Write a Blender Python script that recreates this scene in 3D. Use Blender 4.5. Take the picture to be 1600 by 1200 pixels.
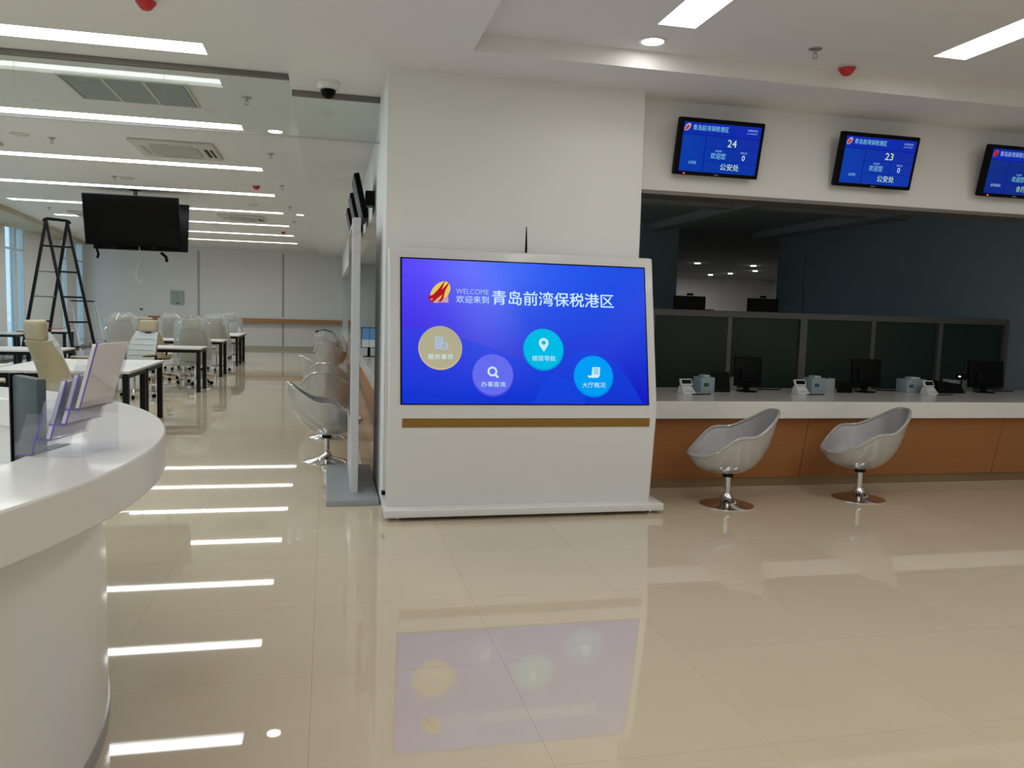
import bpy, bmesh, math, random
from mathutils import Matrix, Vector, Euler
random.seed(7)
for o in list(bpy.data.objects): bpy.data.objects.remove(o)
scene = bpy.context.scene
COL = scene.collection
PI = math.pi
R = math.radians

# ------------------------------------------------------------------ camera
cam = bpy.data.cameras.new('camera'); cam_o = bpy.data.objects.new('camera', cam); COL.objects.link(cam_o)
scene.camera = cam_o
cam.sensor_width = 36.0; cam.lens = 36.0*1256.5/1600.0
cam.clip_start = 0.05; cam.clip_end = 200
yaw, pitch, roll = R(13.02), R(-5.09), R(1.652)
fwd = Vector((math.sin(yaw)*math.cos(pitch), math.cos(yaw)*math.cos(pitch), math.sin(pitch)))
rgt = Vector((math.cos(yaw), -math.sin(yaw), 0)); up = rgt.cross(fwd)
r2 = rgt*math.cos(roll)+up*math.sin(roll); u2 = up*math.cos(roll)-rgt*math.sin(roll)
m = Matrix((r2, u2, -fwd)).transposed().to_4x4(); m.translation = Vector((0, 0, 1.5))
cam_o.matrix_world = m

# ------------------------------------------------------------------ world and exposure
world = bpy.data.worlds.new('overcast_sky'); scene.world = world; world.use_nodes = True
bg = world.node_tree.nodes['Background']
bg.inputs[0].default_value = (0.62, 0.86, 1.0, 1); bg.inputs[1].default_value = 1.4
scene.view_settings.view_transform = 'Standard'; scene.view_settings.look = 'None'
scene.view_settings.gamma = 1.0; scene.view_settings.use_curve_mapping = False
scene.view_settings.exposure = 0.0
LIGHT_LEFT = 13.2     # radiance of the linear lights over the desk hall
LIGHT_RIGHT = 7.8    # radiance of the linear lights in the tray ceiling
LIGHT_DOWN = 25.0     # round downlights

# ------------------------------------------------------------------ materials
MATS = {}
def pm(name, col, rough=0.5, metal=0.0, spec=0.5, emit=None, es=0.0, coat=0.0, var=0.0, scale=6.0, bump=0.0, bscale=60.0, ior=1.5):
    mt = bpy.data.materials.new(name); mt.use_nodes = True; nt = mt.node_tree
    b = nt.nodes['Principled BSDF']
    b.inputs['Base Color'].default_value = (*col, 1); b.inputs['Roughness'].default_value = rough
    b.inputs['Metallic'].default_value = metal; b.inputs['Specular IOR Level'].default_value = spec
    b.inputs['IOR'].default_value = ior
    b.inputs['Coat Weight'].default_value = coat; b.inputs['Coat Roughness'].default_value = 0.05
    if emit: b.inputs['Emission Color'].default_value = (*emit, 1); b.inputs['Emission Strength'].default_value = es
    tc = nt.nodes.new('ShaderNodeTexCoord')
    if var > 0:
        n = nt.nodes.new('ShaderNodeTexNoise'); n.inputs['Scale'].default_value = scale; n.inputs['Detail'].default_value = 3
        nt.links.new(tc.outputs['Object'], n.inputs['Vector'])
        mx = nt.nodes.new('ShaderNodeMix'); mx.data_type = 'RGBA'
        mx.inputs[6].default_value = (*[c*(1-var) for c in col], 1); mx.inputs[7].default_value = (*[min(1, c*(1+var)) for c in col], 1)
        nt.links.new(n.outputs['Fac'], mx.inputs[0]); nt.links.new(mx.outputs[2], b.inputs['Base Color'])
    if bump > 0:
        n2 = nt.nodes.new('ShaderNodeTexNoise'); n2.inputs['Scale'].default_value = bscale; n2.inputs['Detail'].default_value = 4
        nt.links.new(tc.outputs['Object'], n2.inputs['Vector'])
        bp = nt.nodes.new('ShaderNodeBump'); bp.inputs['Strength'].default_value = bump; bp.inputs['Distance'].default_value = 0.01
        nt.links.new(n2.outputs['Fac'], bp.inputs['Height']); nt.links.new(bp.outputs['Normal'], b.inputs['Normal'])
    MATS[name] = mt; return mt
def emis(name, col, s=1.0):
    mt = bpy.data.materials.new(name); mt.use_nodes = True; nt = mt.node_tree
    nt.nodes.remove(nt.nodes['Principled BSDF'])
    e = nt.nodes.new('ShaderNodeEmission'); e.inputs[0].default_value = (*col, 1); e.inputs[1].default_value = s
    nt.links.new(e.outputs[0], nt.nodes['Material Output'].inputs[0]); MATS[name] = mt; return mt
def thin_glass(name, tint, ior=1.5, haze=0.0, hcol=(0.8, 0.8, 0.8)):
    mt = bpy.data.materials.new(name); mt.use_nodes = True; nt = mt.node_tree
    nt.nodes.remove(nt.nodes['Principled BSDF'])
    fr = nt.nodes.new('ShaderNodeFresnel'); ge = nt.nodes.new('ShaderNodeNewGeometry')
    mr = nt.nodes.new('ShaderNodeMapRange'); mr.inputs[3].default_value = ior; mr.inputs[4].default_value = 1.0/ior   # same reflectance on both faces of a thin pane
    nt.links.new(ge.outputs['Backfacing'], mr.inputs[0]); nt.links.new(mr.outputs[0], fr.inputs[0])
    tr = nt.nodes.new('ShaderNodeBsdfTransparent'); tr.inputs[0].default_value = (*tint, 1)
    gl = nt.nodes.new('ShaderNodeBsdfGlossy'); gl.inputs['Roughness'].default_value = 0.02
    mix = nt.nodes.new('ShaderNodeMixShader')
    nt.links.new(fr.outputs[0], mix.inputs[0]); nt.links.new(gl.outputs[0], mix.inputs[2])
    if haze > 0:
        df = nt.nodes.new('ShaderNodeBsdfDiffuse'); df.inputs[0].default_value = (*hcol, 1)
        tl = nt.nodes.new('ShaderNodeBsdfTranslucent'); tl.inputs[0].default_value = (*hcol, 1)
        m2 = nt.nodes.new('ShaderNodeMixShader'); m2.inputs[0].default_value = 0.4
        nt.links.new(df.outputs[0], m2.inputs[1]); nt.links.new(tl.outputs[0], m2.inputs[2])
        m1 = nt.nodes.new('ShaderNodeMixShader'); m1.inputs[0].default_value = haze
        nt.links.new(tr.outputs[0], m1.inputs[1]); nt.links.new(m2.outputs[0], m1.inputs[2])
        nt.links.new(m1.outputs[0], mix.inputs[1])
    else: nt.links.new(tr.outputs[0], mix.inputs[1])
    nt.links.new(mix.outputs[0], nt.nodes['Material Output'].inputs[0]); MATS[name] = mt; return mt

# floor tile: polished beige stone, a slightly different tone for each tile
def tile_mat():
    mt = pm('polished_tile', (0.50, 0.42, 0.305), 0.022, 0, 0.5, ior=1.5); nt = mt.node_tree; b = nt.nodes['Principled BSDF']
    g = nt.nodes.new('ShaderNodeNewGeometry'); oi = nt.nodes.new('ShaderNodeObjectInfo')
    n = nt.nodes.new('ShaderNodeTexNoise'); n.inputs['Scale'].default_value = 1.3; n.inputs['Detail'].default_value = 6
    nt.links.new(g.outputs['Position'], n.inputs['Vector'])
    ad = nt.nodes.new('ShaderNodeMath'); ad.operation = 'MULTIPLY_ADD'; ad.inputs[1].default_value = 0.25
    nt.links.new(oi.outputs['Random'], ad.inputs[0]); nt.links.new(n.outputs['Fac'], ad.inputs[2])
    mx = nt.nodes.new('ShaderNodeMix'); mx.data_type = 'RGBA'
    mx.inputs[6].default_value = (0.53, 0.445, 0.325, 1); mx.inputs[7].default_value = (0.61, 0.52, 0.385, 1)
    nt.links.new(ad.outputs[0], mx.inputs[0]); nt.links.new(mx.outputs[2], b.inputs['Base Color'])
    return mt
def wood_mat():
    mt = pm('brown_veneer', (0.3, 0.13, 0.05), 0.42); nt = mt.node_tree; b = nt.nodes['Principled BSDF']
    g = nt.nodes.new('ShaderNodeNewGeometry'); mp = nt.nodes.new('ShaderNodeMapping'); mp.inputs['Scale'].default_value = (1.2, 1.2, 22)
    n = nt.nodes.new('ShaderNodeTexNoise'); n.inputs['Scale'].default_value = 2.2; n.inputs['Detail'].default_value = 6; n.inputs['Distortion'].default_value = 0.6
    nt.links.new(g.outputs['Position'], mp.inputs['Vector']); nt.links.new(mp.outputs[0], n.inputs['Vector'])
    mx = nt.nodes.new('ShaderNodeMix'); mx.data_type = 'RGBA'
    mx.inputs[6].default_value = (0.31, 0.115, 0.03, 1); mx.inputs[7].default_value = (0.39, 0.155, 0.045, 1)
    nt.links.new(n.outputs['Fac'], mx.inputs[0]); nt.links.new(mx.outputs[2], b.inputs['Base Color'])
    return mt
TILE = tile_mat(); WOOD = wood_mat()
pm('grout', (0.13, 0.11, 0.08), 0.9)
pm('white_paint', (0.78, 0.775, 0.76), 0.6, var=0.015, scale=1.5, bump=0.03)
pm('ceiling_paint', (0.80, 0.795, 0.78), 0.75, var=0.012, scale=1.2)
pm('lacquer_white', (0.72, 0.715, 0.70), 0.25, coat=0.3)
pm('solid_surface', (0.72, 0.70, 0.66), 0.22, coat=0.2)
pm('kiosk_white', (0.68, 0.675, 0.66), 0.3, coat=0.2)
pm('bronze_strip', (0.28, 0.15, 0.03), 0.35, metal=0.3, var=0.1, scale=30)
pm('plinth_bronze', (0.25, 0.17, 0.08), 0.3, metal=0.4, var=0.15, scale=5)
pm('black_plastic', (0.0035, 0.0035, 0.004), 0.45, spec=0.08)
pm('black_gloss', (0.003, 0.003, 0.0035), 0.15, spec=0.10)
pm('black_metal', (0.008, 0.008, 0.009), 0.4, spec=0.2)
pm('chrome', (0.75, 0.75, 0.76), 0.08, metal=1.0)
pm('brushed_steel', (0.48, 0.49, 0.50), 0.32, metal=0.9)
pm('grey_metal', (0.36, 0.39, 0.42), 0.35, metal=0.3)
pm('grey_side', (0.60, 0.61, 0.65), 0.3, metal=0.2)
pm('rail_metal', (0.20, 0.18, 0.16), 0.45, metal=0.6)
pm('pearl_shell', (0.50, 0.49, 0.475), 0.2, metal=0.35, coat=0.6)
pm('pearl_lining', (0.36, 0.345, 0.36), 0.38, metal=0.15, bump=0.05)
pm('beige_leather', (0.44, 0.37, 0.24), 0.5, bump=0.1)
pm('grey_leather', (0.55, 0.58, 0.58), 0.45, bump=0.1)
pm('desk_white', (0.70, 0.68, 0.64), 0.35)
pm('red_cap', (0.55, 0.02, 0.02), 0.4)
pm('off_white', (0.62, 0.60, 0.52), 0.45)
pm('grille_grey', (0.42, 0.45, 0.44), 0.6)
pm('grille_back', (0.25, 0.28, 0.27), 0.8)
pm('bulkhead_beige', (0.50, 0.46, 0.37), 0.7)
pm('window_frame_paint', (0.60, 0.66, 0.70), 0.5)
pm('pier_white', (0.72, 0.74, 0.74), 0.6)
pm('far_wood', (0.42, 0.20, 0.08), 0.45, var=0.1, scale=4)
pm('groove_grey', (0.42, 0.42, 0.42), 0.7)
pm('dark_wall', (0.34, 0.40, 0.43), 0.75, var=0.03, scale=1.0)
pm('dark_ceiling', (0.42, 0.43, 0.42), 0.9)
pm('dark_carpet', (0.14, 0.14, 0.135), 0.95, var=0.2, scale=80)
pm('frosted_green', (0.022, 0.04, 0.033), 0.3, spec=0.3)
pm('partition_frame', (0.16, 0.155, 0.15), 0.45, metal=0.2)
pm('device_white', (0.66, 0.66, 0.65), 0.35)
pm('device_blue', (0.25, 0.32, 0.36), 0.5)
pm('device_paper', (0.45, 0.47, 0.47), 0.6)
pm('panel_green', (0.36, 0.44, 0.42), 0.5)
pm('cable_grey', (0.45, 0.45, 0.45), 0.6)
pm('ladder_black', (0.008, 0.008, 0.01), 0.4, spec=0.2)
pm('ladder_worn', (0.30, 0.32, 0.33), 0.5, metal=0.3)
pm('outdoor_ground', (0.72, 0.78, 0.80), 0.9)
pm('paper_purple', (0.80, 0.77, 0.86), 0.6)
pm('paper_beige', (0.84, 0.78, 0.70), 0.6, var=0.10, scale=25)
pm('paper_white', (0.72, 0.71, 0.70), 0.6)
pm('paper_red', (0.55, 0.05, 0.05), 0.6)
pm('acrylic_edge', (0.13, 0.11, 0.42), 0.2)
pm('screen_grey', (0.07, 0.085, 0.088), 0.45, spec=0.2)
thin_glass('curtain_glass', (0.93, 0.96, 0.95), 1.5)
thin_glass('window_glass', (0.90, 0.95, 0.97), 1.45)
thin_glass('acrylic', (0.97, 0.97, 0.985), 1.4, 0.04, (0.8, 0.79, 0.9))
thin_glass('plastic_film', (0.92, 0.93, 0.93), 1.35, 0.24, (0.85, 0.86, 0.85))
thin_glass('display_glass', (0.55, 0.60, 0.66), 1.5, 0.25, (0.5, 0.55, 0.62))
emis('lamp_left', (0.955, 1.0, 1.0), LIGHT_LEFT)
emis('lamp_right', (0.99, 0.99, 0.965), LIGHT_RIGHT)
emis('lamp_down', (1.0, 0.97, 0.92), LIGHT_DOWN)
emis('lamp_far', (1.0, 0.97, 0.92), 260.0)
emis('led_red', (1.0, 0.10, 0.05), 2.5)
emis('led_white', (1.0, 1.0, 1.0), 3.0)
emis('text_white', (0.62, 0.88, 1.0), 0.95)
emis('text_pale', (0.45, 0.62, 0.95), 0.85)
emis('text_green', (0.45, 0.78, 0.42), 0.8)
emis('text_lime', (0.70, 0.95, 0.62), 0.85)
emis('text_cyan', (0.28, 0.78, 0.95), 0.8)
emis('logo_yellow', (0.86, 0.66, 0.10), 0.9)
emis('logo_red', (0.56, 0.01, 0.03), 0.8)
emis('logo_pink', (0.72, 0.42, 0.55), 0.8)
emis('logo_dim', (0.60, 0.10, 0.04), 0.6)
emis('btn_gold', (0.46, 0.43, 0.28), 0.95)
emis('btn_gold_rim', (0.62, 0.50, 0.26), 0.95)
emis('btn_purple', (0.13, 0.15, 0.85), 1.0)
emis('btn_purple_rim', (0.06, 0.06, 0.70), 1.0)
emis('btn_cyan', (0.0, 0.52, 0.82), 0.95)
emis('btn_cyan_rim', (0.0, 0.34, 0.75), 0.95)
emis('btn_blue', (0.0, 0.36, 0.95), 0.95)
emis('btn_blue_rim', (0.0, 0.24, 0.85), 0.95)
emis('picture_blue', (0.06, 0.13, 0.22), 1.0)
emis('picture_pale', (0.24, 0.28, 0.29), 1.0)

def screen_mat(name, stops_h, bottom, top_gain, strength, w, h):
    """a lit screen's wallpaper: colours across, fading to a deep blue at the foot"""
    mt = bpy.data.materials.new(name); mt.use_nodes = True; nt = mt.node_tree; b = nt.nodes['Principled BSDF']
    b.inputs['Base Color'].default_value = (0.004, 0.004, 0.006, 1); b.inputs['Roughness'].default_value = 0.2; b.inputs['Specular IOR Level'].default_value = 0.10
    tc = nt.nodes.new('ShaderNodeTexCoord'); sp = nt.nodes.new('ShaderNodeSeparateXYZ'); nt.links.new(tc.outputs['Object'], sp.inputs[0])
    def mrange(sock, a, c):
        q = nt.nodes.new('ShaderNodeMapRange'); q.inputs[1].default_value = a; q.inputs[2].default_value = c
        nt.links.new(sock, q.inputs[0]); return q.outputs[0]
    # diagonal coordinate for the soft bands
    ad = nt.nodes.new('ShaderNodeMath'); ad.operation = 'MULTIPLY_ADD'; ad.inputs[1].default_value = 0.30
    nt.links.new(sp.outputs[1], ad.inputs[0]); nt.links.new(sp.outputs[0], ad.inputs[2])
    rp = nt.nodes.new('ShaderNodeValToRGB'); rp.color_ramp.interpolation = 'B_SPLINE'
    nt.links.new(mrange(ad.outputs[0], 0.0, w+0.3*h), rp.inputs[0])
    el = rp.color_ramp.elements
    while len(el) > 1: el.remove(el[-1])
    el[0].position = stops_h[0][0]; el[0].color = (*stops_h[0][1], 1)
    for p, c in stops_h[1:]:
        e = el.new(p); e.color = (*c, 1)
    mx = nt.nodes.new('ShaderNodeMix'); mx.data_type = 'RGBA'
    mx.inputs[6].default_value = (*bottom, 1); nt.links.new(rp.outputs[0], mx.inputs[7])
    nt.links.new(mrange(sp.outputs[1], h*0.08, h*0.95), mx.inputs[0])
    nt.links.new(mx.outputs[2], b.inputs['Emission Color']); b.inputs['Emission Strength'].default_value = strength
    MATS[name] = mt; return mt
screen_mat('kiosk_wallpaper', [(0.0, (0.115, 0.035, 0.92)), (0.26, (0.085, 0.055, 0.95)), (0.42, (0.16, 0.20, 1.0)), (0.56, (0.015, 0.12, 0.92)), (1.0, (0.008, 0.055, 0.72))], (0.0, 0.004, 0.56), 1, 1.0, 1.855, 1.045)  # pale diagonal band: screen content plus glass reflection, put into the colour
def wave_mat(name, col, fac):
    mt = emis(name, col, 1.0); nt = mt.node_tree
    e = [n for n in nt.nodes if n.type == 'EMISSION'][0]; tr = nt.nodes.new('ShaderNodeBsdfTransparent')
    mx = nt.nodes.new('ShaderNodeMixShader'); mx.inputs[0].default_value = fac
    nt.links.new(tr.outputs[0], mx.inputs[1]); nt.links.new(e.outputs[0], mx.inputs[2]); nt.links.new(mx.outputs[0], nt.nodes['Material Output'].inputs[0])
wave_mat('wave_faint', (0.01, 0.08, 0.80), 0.22)
screen_mat('tv_wallpaper', [(0.0, (0.002, 0.06, 0.44)), (0.5, (0.001, 0.03, 0.40)), (1.0, (0.006, 0.02, 0.38))], (0.0, 0.04, 0.42), 1, 0.9, 0.665, 0.375)
screen_mat('tv_wallpaper_dim', [(0.0, (0.004, 0.03, 0.25)), (0.5, (0.002, 0.02, 0.22)), (1.0, (0.005, 0.015, 0.20))], (0.0, 0.02, 0.24), 1, 1.0, 0.665, 0.375)
emis('tv_header', (0.006, 0.025, 0.40), 1.0)
emis('tv_line', (0.002, 0.012, 0.26), 1.0)

# ------------------------------------------------------------------ mesh helpers
class MB:
    def __init__(s): s.v = []; s.f = []
    def add(s, vs, fs, M=None):
        b = len(s.v)
        for p in vs: s.v.append(tuple(M @ Vector(p)) if M is not None else tuple(p))
        for f in fs: s.f.append([b+i for i in f])
        return s
    def box(s, x0, x1, y0, y1, z0, z1, M=None):
        x0, x1 = min(x0, x1), max(x0, x1); y0, y1 = min(y0, y1), max(y0, y1); z0, z1 = min(z0, z1), max(z0, z1)
        vs = [(x0,y0,z0),(x1,y0,z0),(x1,y1,z0),(x0,y1,z0),(x0,y0,z1),(x1,y0,z1),(x1,y1,z1),(x0,y1,z1)]
        fs = [(0,3,2,1),(4,5,6,7),(0,1,5,4),(1,2,6,5),(2,3,7,6),(3,0,4,7)]
        return s.add(vs, fs, M)
    def quad(s, a, b, c, d): return s.add([a, b, c, d], [(0,1,2,3)])
    def rbox(s, x0, x1, y0, y1, z0, z1, r=0.01, seg=3, M=None):
        bm = bmesh.new(); bmesh.ops.create_cube(bm, size=1)
        for v in bm.verts: v.co = Vector(((x0+x1)/2+v.co.x*(x1-x0), (y0+y1)/2+v.co.y*(y1-y0), (z0+z1)/2+v.co.z*(z1-z0)))
        bmesh.ops.bevel(bm, geom=bm.edges[:], offset=r, segments=seg, profile=0.5, affect='EDGES')
        bm.verts.index_update()
        s.add([v.co.copy() for v in bm.verts], [[v.index for v in f.verts] for f in bm.faces], M); bm.free(); return s
    def prism(s, poly, z0, z1, M=None):
        n = len(poly)
        vs = [(p[0], p[1], z0) for p in poly]+[(p[0], p[1], z1) for p in poly]
        fs = [list(range(n))[::-1], list(range(n, 2*n))]+[(i, (i+1) % n, n+(i+1) % n, n+i) for i in range(n)]
        return s.add(vs, fs, M)
    def tube(s, pts, r, n=8, caps=True):
        pts = [Vector(p) for p in pts]; rs = r if isinstance(r, (list, tuple)) else [r]*len(pts)
        b = len(s.v); prev = None
        for i, p in enumerate(pts):
            t = (pts[min(i+1, len(pts)-1)]-pts[max(i-1, 0)]).normalized()
            if prev is None:
                a = Vector((0, 0, 1)) if abs(t.z) < 0.9 else Vector((1, 0, 0)); nx = t.cross(a).normalized()
            else: nx = (prev-t*prev.dot(t)).normalized()
            prev = nx; ny = t.cross(nx)
            for k in range(n):
                a = 2*PI*k/n; s.v.append(tuple(p+(nx*math.cos(a)+ny*math.sin(a))*rs[i]))
        for i in range(len(pts)-1):
            for k in range(n):
                s.f.append([b+i*n+k, b+i*n+(k+1) % n, b+(i+1)*n+(k+1) % n, b+(i+1)*n+k])
        if caps:
            s.f.append([b+k for k in range(n)][::-1]); e = b+(len(pts)-1)*n; s.f.append([e+k for k in range(n)])
        return s
    def bar(s, p0, p1, w, h, up=(0, 0, 1)):
        p0, p1 = Vector(p0), Vector(p1); t = (p1-p0).normalized(); u = Vector(up)
        if abs(t.dot(u)) > 0.95: u = Vector((0, 1, 0))
        x = t.cross(u).normalized(); y = x.cross(t)
        c = [(-1,-1),(1,-1),(1,1),(-1,1)]
        vs = [p0+x*a*w/2+y*b*h/2 for a, b in c]+[p1+x*a*w/2+y*b*h/2 for a, b in c]
        return s.add(vs, [(0,1,2,3)[::-1],(4,5,6,7),(0,1,5,4),(1,2,6,5),(2,3,7,6),(3,0,4,7)])
    def lathe(s, prof, n=32, cx=0, cy=0):
        b = len(s.v)
        for r, z in prof:
            for k in range(n):
                a = 2*PI*k/n; s.v.append((cx+r*math.cos(a), cy+r*math.sin(a), z))
        for i in range(len(prof)-1):
            for k in range(n):
                s.f.append([b+i*n+k, b+i*n+(k+1) % n, b+(i+1)*n+(k+1) % n, b+(i+1)*n+k])
        s.f.append([b+k for k in range(n)][::-1]); e = b+(len(prof)-1)*n; s.f.append([e+k for k in range(n)])
        return s
    def sheet(s, fn, nu, nv, thick):
        """closed thick sheet: fn(u,v)->(point, normal)"""
        b = len(s.v); N = (nu+1)*(nv+1)
        fr, bk = [], []
        for j in range(nv+1):
            for i in range(nu+1):
                p, n = fn(i/nu, j/nv); p = Vector(p); n = Vector(n).normalized()
                fr.append(tuple(p)); bk.append(tuple(p-n*thick))
        s.v += fr+bk
        I = lambda i, j: b+j*(nu+1)+i
        for j in range(nv):
            for i in range(nu):
                s.f.append([I(i,j), I(i+1,j), I(i+1,j+1), I(i,j+1)]); s.f.append([N+I(i,j), N+I(i,j+1), N+I(i+1,j+1), N+I(i+1,j)])
        for i in range(nu):
            s.f.append([I(i,0), N+I(i,0), N+I(i+1,0), I(i+1,0)]); s.f.append([I(i,nv), I(i+1,nv), N+I(i+1,nv), N+I(i,nv)])
        for j in range(nv):
            s.f.append([I(0,j), I(0,j+1), N+I(0,j+1), N+I(0,j)]); s.f.append([I(nu,j), N+I(nu,j), N+I(nu,j+1), I(nu,j+1)])
        return s
    def mesh(s, name, mat, smooth=False, fix=False):
        me = bpy.data.meshes.new(name); me.from_pydata(s.v, [], s.f)
        if fix:
            bm = bmesh.new(); bm.from_mesh(me); bmesh.ops.recalc_face_normals(bm, faces=bm.faces[:]); bm.to_mesh(me); bm.free()
        me.materials.append(MATS[mat] if isinstance(mat, str) else mat)
        if smooth:
            me.polygons.foreach_set('use_smooth', [True]*len(me.polygons))
        me.update(); return me
    def build(s, name, mat, parent=None, smooth=False, bevel=0, label=None, sub=0, fix=False, seg=2):
        me = s.mesh(name, mat, smooth, fix)
        o = link(name, me, parent)
        if smooth and not sub:
            try:
                me.set_sharp_from_angle(angle=R(38))
            except Exception: pass
        if bevel:
            b = o.modifiers.new('soft_edges', 'BEVEL'); b.width = bevel; b.segments = seg; b.limit_method = 'ANGLE'; b.angle_limit = R(40)
        if sub:
            q = o.modifiers.new('smooth', 'SUBSURF'); q.levels = sub; q.render_levels = sub
        if label: o['label'] = label
        return o
def link(name, data, parent=None):
    o = bpy.data.objects.new(name, data); COL.objects.link(o)
    if parent is not None: o.parent = parent
    return o
def tag(o, label, cat, group=None):
    o['label'] = label; o['category'] = cat
    if group: o['group'] = group
    return o
def thing(name, label, cat, loc=(0, 0, 0), rz=0.0, group=None):
    o = bpy.data.objects.new(name, None); COL.objects.link(o); o.location = loc; o.rotation_euler = (0, 0, rz); o.empty_display_size = 0.1
    return tag(o, label, cat, group)
def struct(o): o['kind'] = 'structure'; return o
def copy_tree(o, parent=None):
    c = o.copy(); COL.objects.link(c)
    c.parent = parent
    for ch in list(o.children): copy_tree(ch, c)
    return c
def place(proto, used, loc, rz, label, group=None):
    o = proto if not used[0] else copy_tree(proto)
    used[0] = True; o.location = loc; o.rotation_euler = (0, 0, rz); o['label'] = label
    if group: o['group'] = group
    return o
def ngon(n, r, cx=0, cy=0, rx=None, ry=None, rot=0):
    rx = rx or r; ry = ry or r
    return [(cx+rx*math.cos(2*PI*k/n)*math.cos(rot)-ry*math.sin(2*PI*k/n)*math.sin(rot), cy+rx*math.cos(2*PI*k/n)*math.sin(rot)+ry*math.sin(2*PI*k/n)*math.cos(rot)) for k in range(n)]
def flat(poly, z, name, mat, parent):
    """thin flat print on a screen: a polygon 0.4 mm thick"""
    return MB().prism(poly, z, z+0.0004).build(name, mat, parent)
def lettering(body, x0, x1, y0, y1, z, mat, parent, name='lettering'):
    cu = bpy.data.curves.new('t', 'FONT'); cu.body = body; cu.size = 1; cu.resolution_u = 3
    ob = bpy.data.objects.new('t', cu); COL.objects.link(ob)
    bpy.context.view_layer.update()
    ev = ob.evaluated_get(bpy.context.evaluated_depsgraph_get())
    me = bpy.data.meshes.new_from_object(ev)
    bpy.data.objects.remove(ob); bpy.data.curves.remove(cu)
    xs = [v.co.x for v in me.vertices]; ys = [v.co.y for v in me.vertices]
    sx = (x1-x0)/(max(xs)-min(xs)); sy = (y1-y0)/(max(ys)-min(ys)); mx, my = min(xs), min(ys)
    for v in me.vertices: v.co = ((v.co.x-mx)*sx+x0, (v.co.y-my)*sy+y0, z)
    me.name = name; me.materials.clear(); me.materials.append(MATS[mat])
    return link(name, me, parent)

# ================================================================== SETTING
ZH, ZL = 3.345, 3.225          # high and low ceiling
YF = 28.7                      # far wall
XW = -7.65                     # window wall
YB = -5.0                      # wall behind the camera
XR = 8.35                      # right wall
# ---- floor
fl = struct(MB().box(XW, XR, YB, YF, -0.12, -0.0008).build('floor', 'grout'))
TP = 0.8; tx0, ty0 = -0.05, 3.25
tile_me = MB().box(-0.3995, 0.3995, -0.3995, 0.3995, -0.010, 0.0).mesh('floor_tile', TILE)
near, rest = [], []
for i in range(-10, 11):
    for j in range(-11, 33):
        cx = tx0+TP*(i+0.5); cy = ty0+TP*(j+0.5)
        if cx-0.4 < XW or cx+0.4 > XR+0.3 or cy > YF or cy < YB: continue
        if cx > 2.4 and cy > 6.9: continue
        dx = cx*math.cos(yaw)-cy*math.sin(yaw); dz = cx*math.sin(yaw)+cy*math.cos(yaw)
        vis = dz > 1.6 and abs(dx) < dz*0.70+0.6
        (near if vis else rest).append((dz if vis else 99, cx, cy))
near.sort(); rest += near[296:]; near = near[:296]
for k, (d, cx, cy) in enumerate(near):
    o = link('floor_tile', tile_me, fl); o.location = (cx, cy, 0)
fb = MB()
for d, cx, cy in rest: fb.box(cx-0.3995, cx+0.3995, cy-0.3995, cy+0.3995, -0.010, 0)
fo = fb.build('floor_tiles', TILE, fl); fo['kind'] = 'stuff'
fl['label'] = 'polished beige stone tile floor with hairline joints'

# ---- ceiling with light slots cut through it
def plate(mb, x0, x1, y0, y1, z, holes=()):
    xs = sorted({x0, x1, *[min(max(h[i], x0), x1) for h in holes for i in (0, 1)]})
    ys = sorted({y0, y1, *[min(max(h[i], y0), y1) for h in holes for i in (2, 3)]})
    for a, b in zip(xs, xs[1:]):
        for c, d in zip(ys, ys[1:]):
            mx, my = (a+b)/2, (c+d)/2
            if any(h[0] < mx < h[1] and h[2] < my < h[3] for h in holes): continue
            mb.quad((a, c, z), (a, d, z), (b, d, z), (b, c, z))
LW = 0.27
left_lights = []
for k in range(-4, 8):  # negative steps: unseen lights added to illuminate the reception side
    yf = 6.55+2.65*k
    xl = -5.83
    left_lights.append((xl, -0.88, yf-LW, yf))
right_lights = [(x, x+LW, -3.5, 4.96) for x in (2.02, 4.06, 6.1)]
ce = MB()
plate(ce, XW, -0.298, YB, YF, ZH, left_lights)
plate(ce, 0.93, XR, YB, 5.46, ZH, right_lights)
plate(ce, -0.298, 0.93, YB, 5.46, ZL)
plate(ce, -0.298, XR, 5.46, 6.30, ZL)
plate(ce, -0.298, 0.47, 6.30, YF, ZL)
ce.quad((-0.298, YB, ZL), (-0.298, YF, ZL), (-0.298, YF, ZH), (-0.298, YB, ZH))
ce.quad((0.93, YB, ZL), (0.93, YB, ZH), (0.93, 5.46, ZH), (0.93, 5.46, ZL))
ce.quad((0.93, 5.46, ZL), (0.93, 5.46, ZH), (XR, 5.46, ZH), (XR, 5.46, ZL))
# lowered strip along the windows
bl = [(-6.3, 17.95), (-6.7, 21.4), (-7.1, 25.0), (-7.62, 28.69)]
cei = struct(ce.build('ceiling', 'ceiling_paint'))
bk = MB(); pts = [(-5.95, YB+0.01), (-6.0, 14.0)]+bl
bk.prism([(XW+0.01, YB+0.01)]+pts+[(XW+0.01, 28.69)], 3.235, 3.343)
struct(bk.build('trim_1', 'bulkhead_beige', fix=True))

# ---- walls
struct(MB().box(XW-0.2, 2.4, YF, YF+0.2, -0.1, ZH+0.1).build('wall_far', 'white_paint'))
struct(MB().box(XW-0.2, XR+0.2, YB-0.2, YB, -0.1, ZH+0.1).build('wall_back', 'white_paint'))
struct(MB().box(XR, XR+0.2, YB, 6.30, -0.1, ZH+0.1).build('wall_right', 'white_paint'))
# column behind the kiosk
struct(MB().box(0.41, 2.38, 6.0, 7.20, 0.0, ZL+0.05).build('wall_column', 'white_paint', bevel=0.004))
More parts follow.
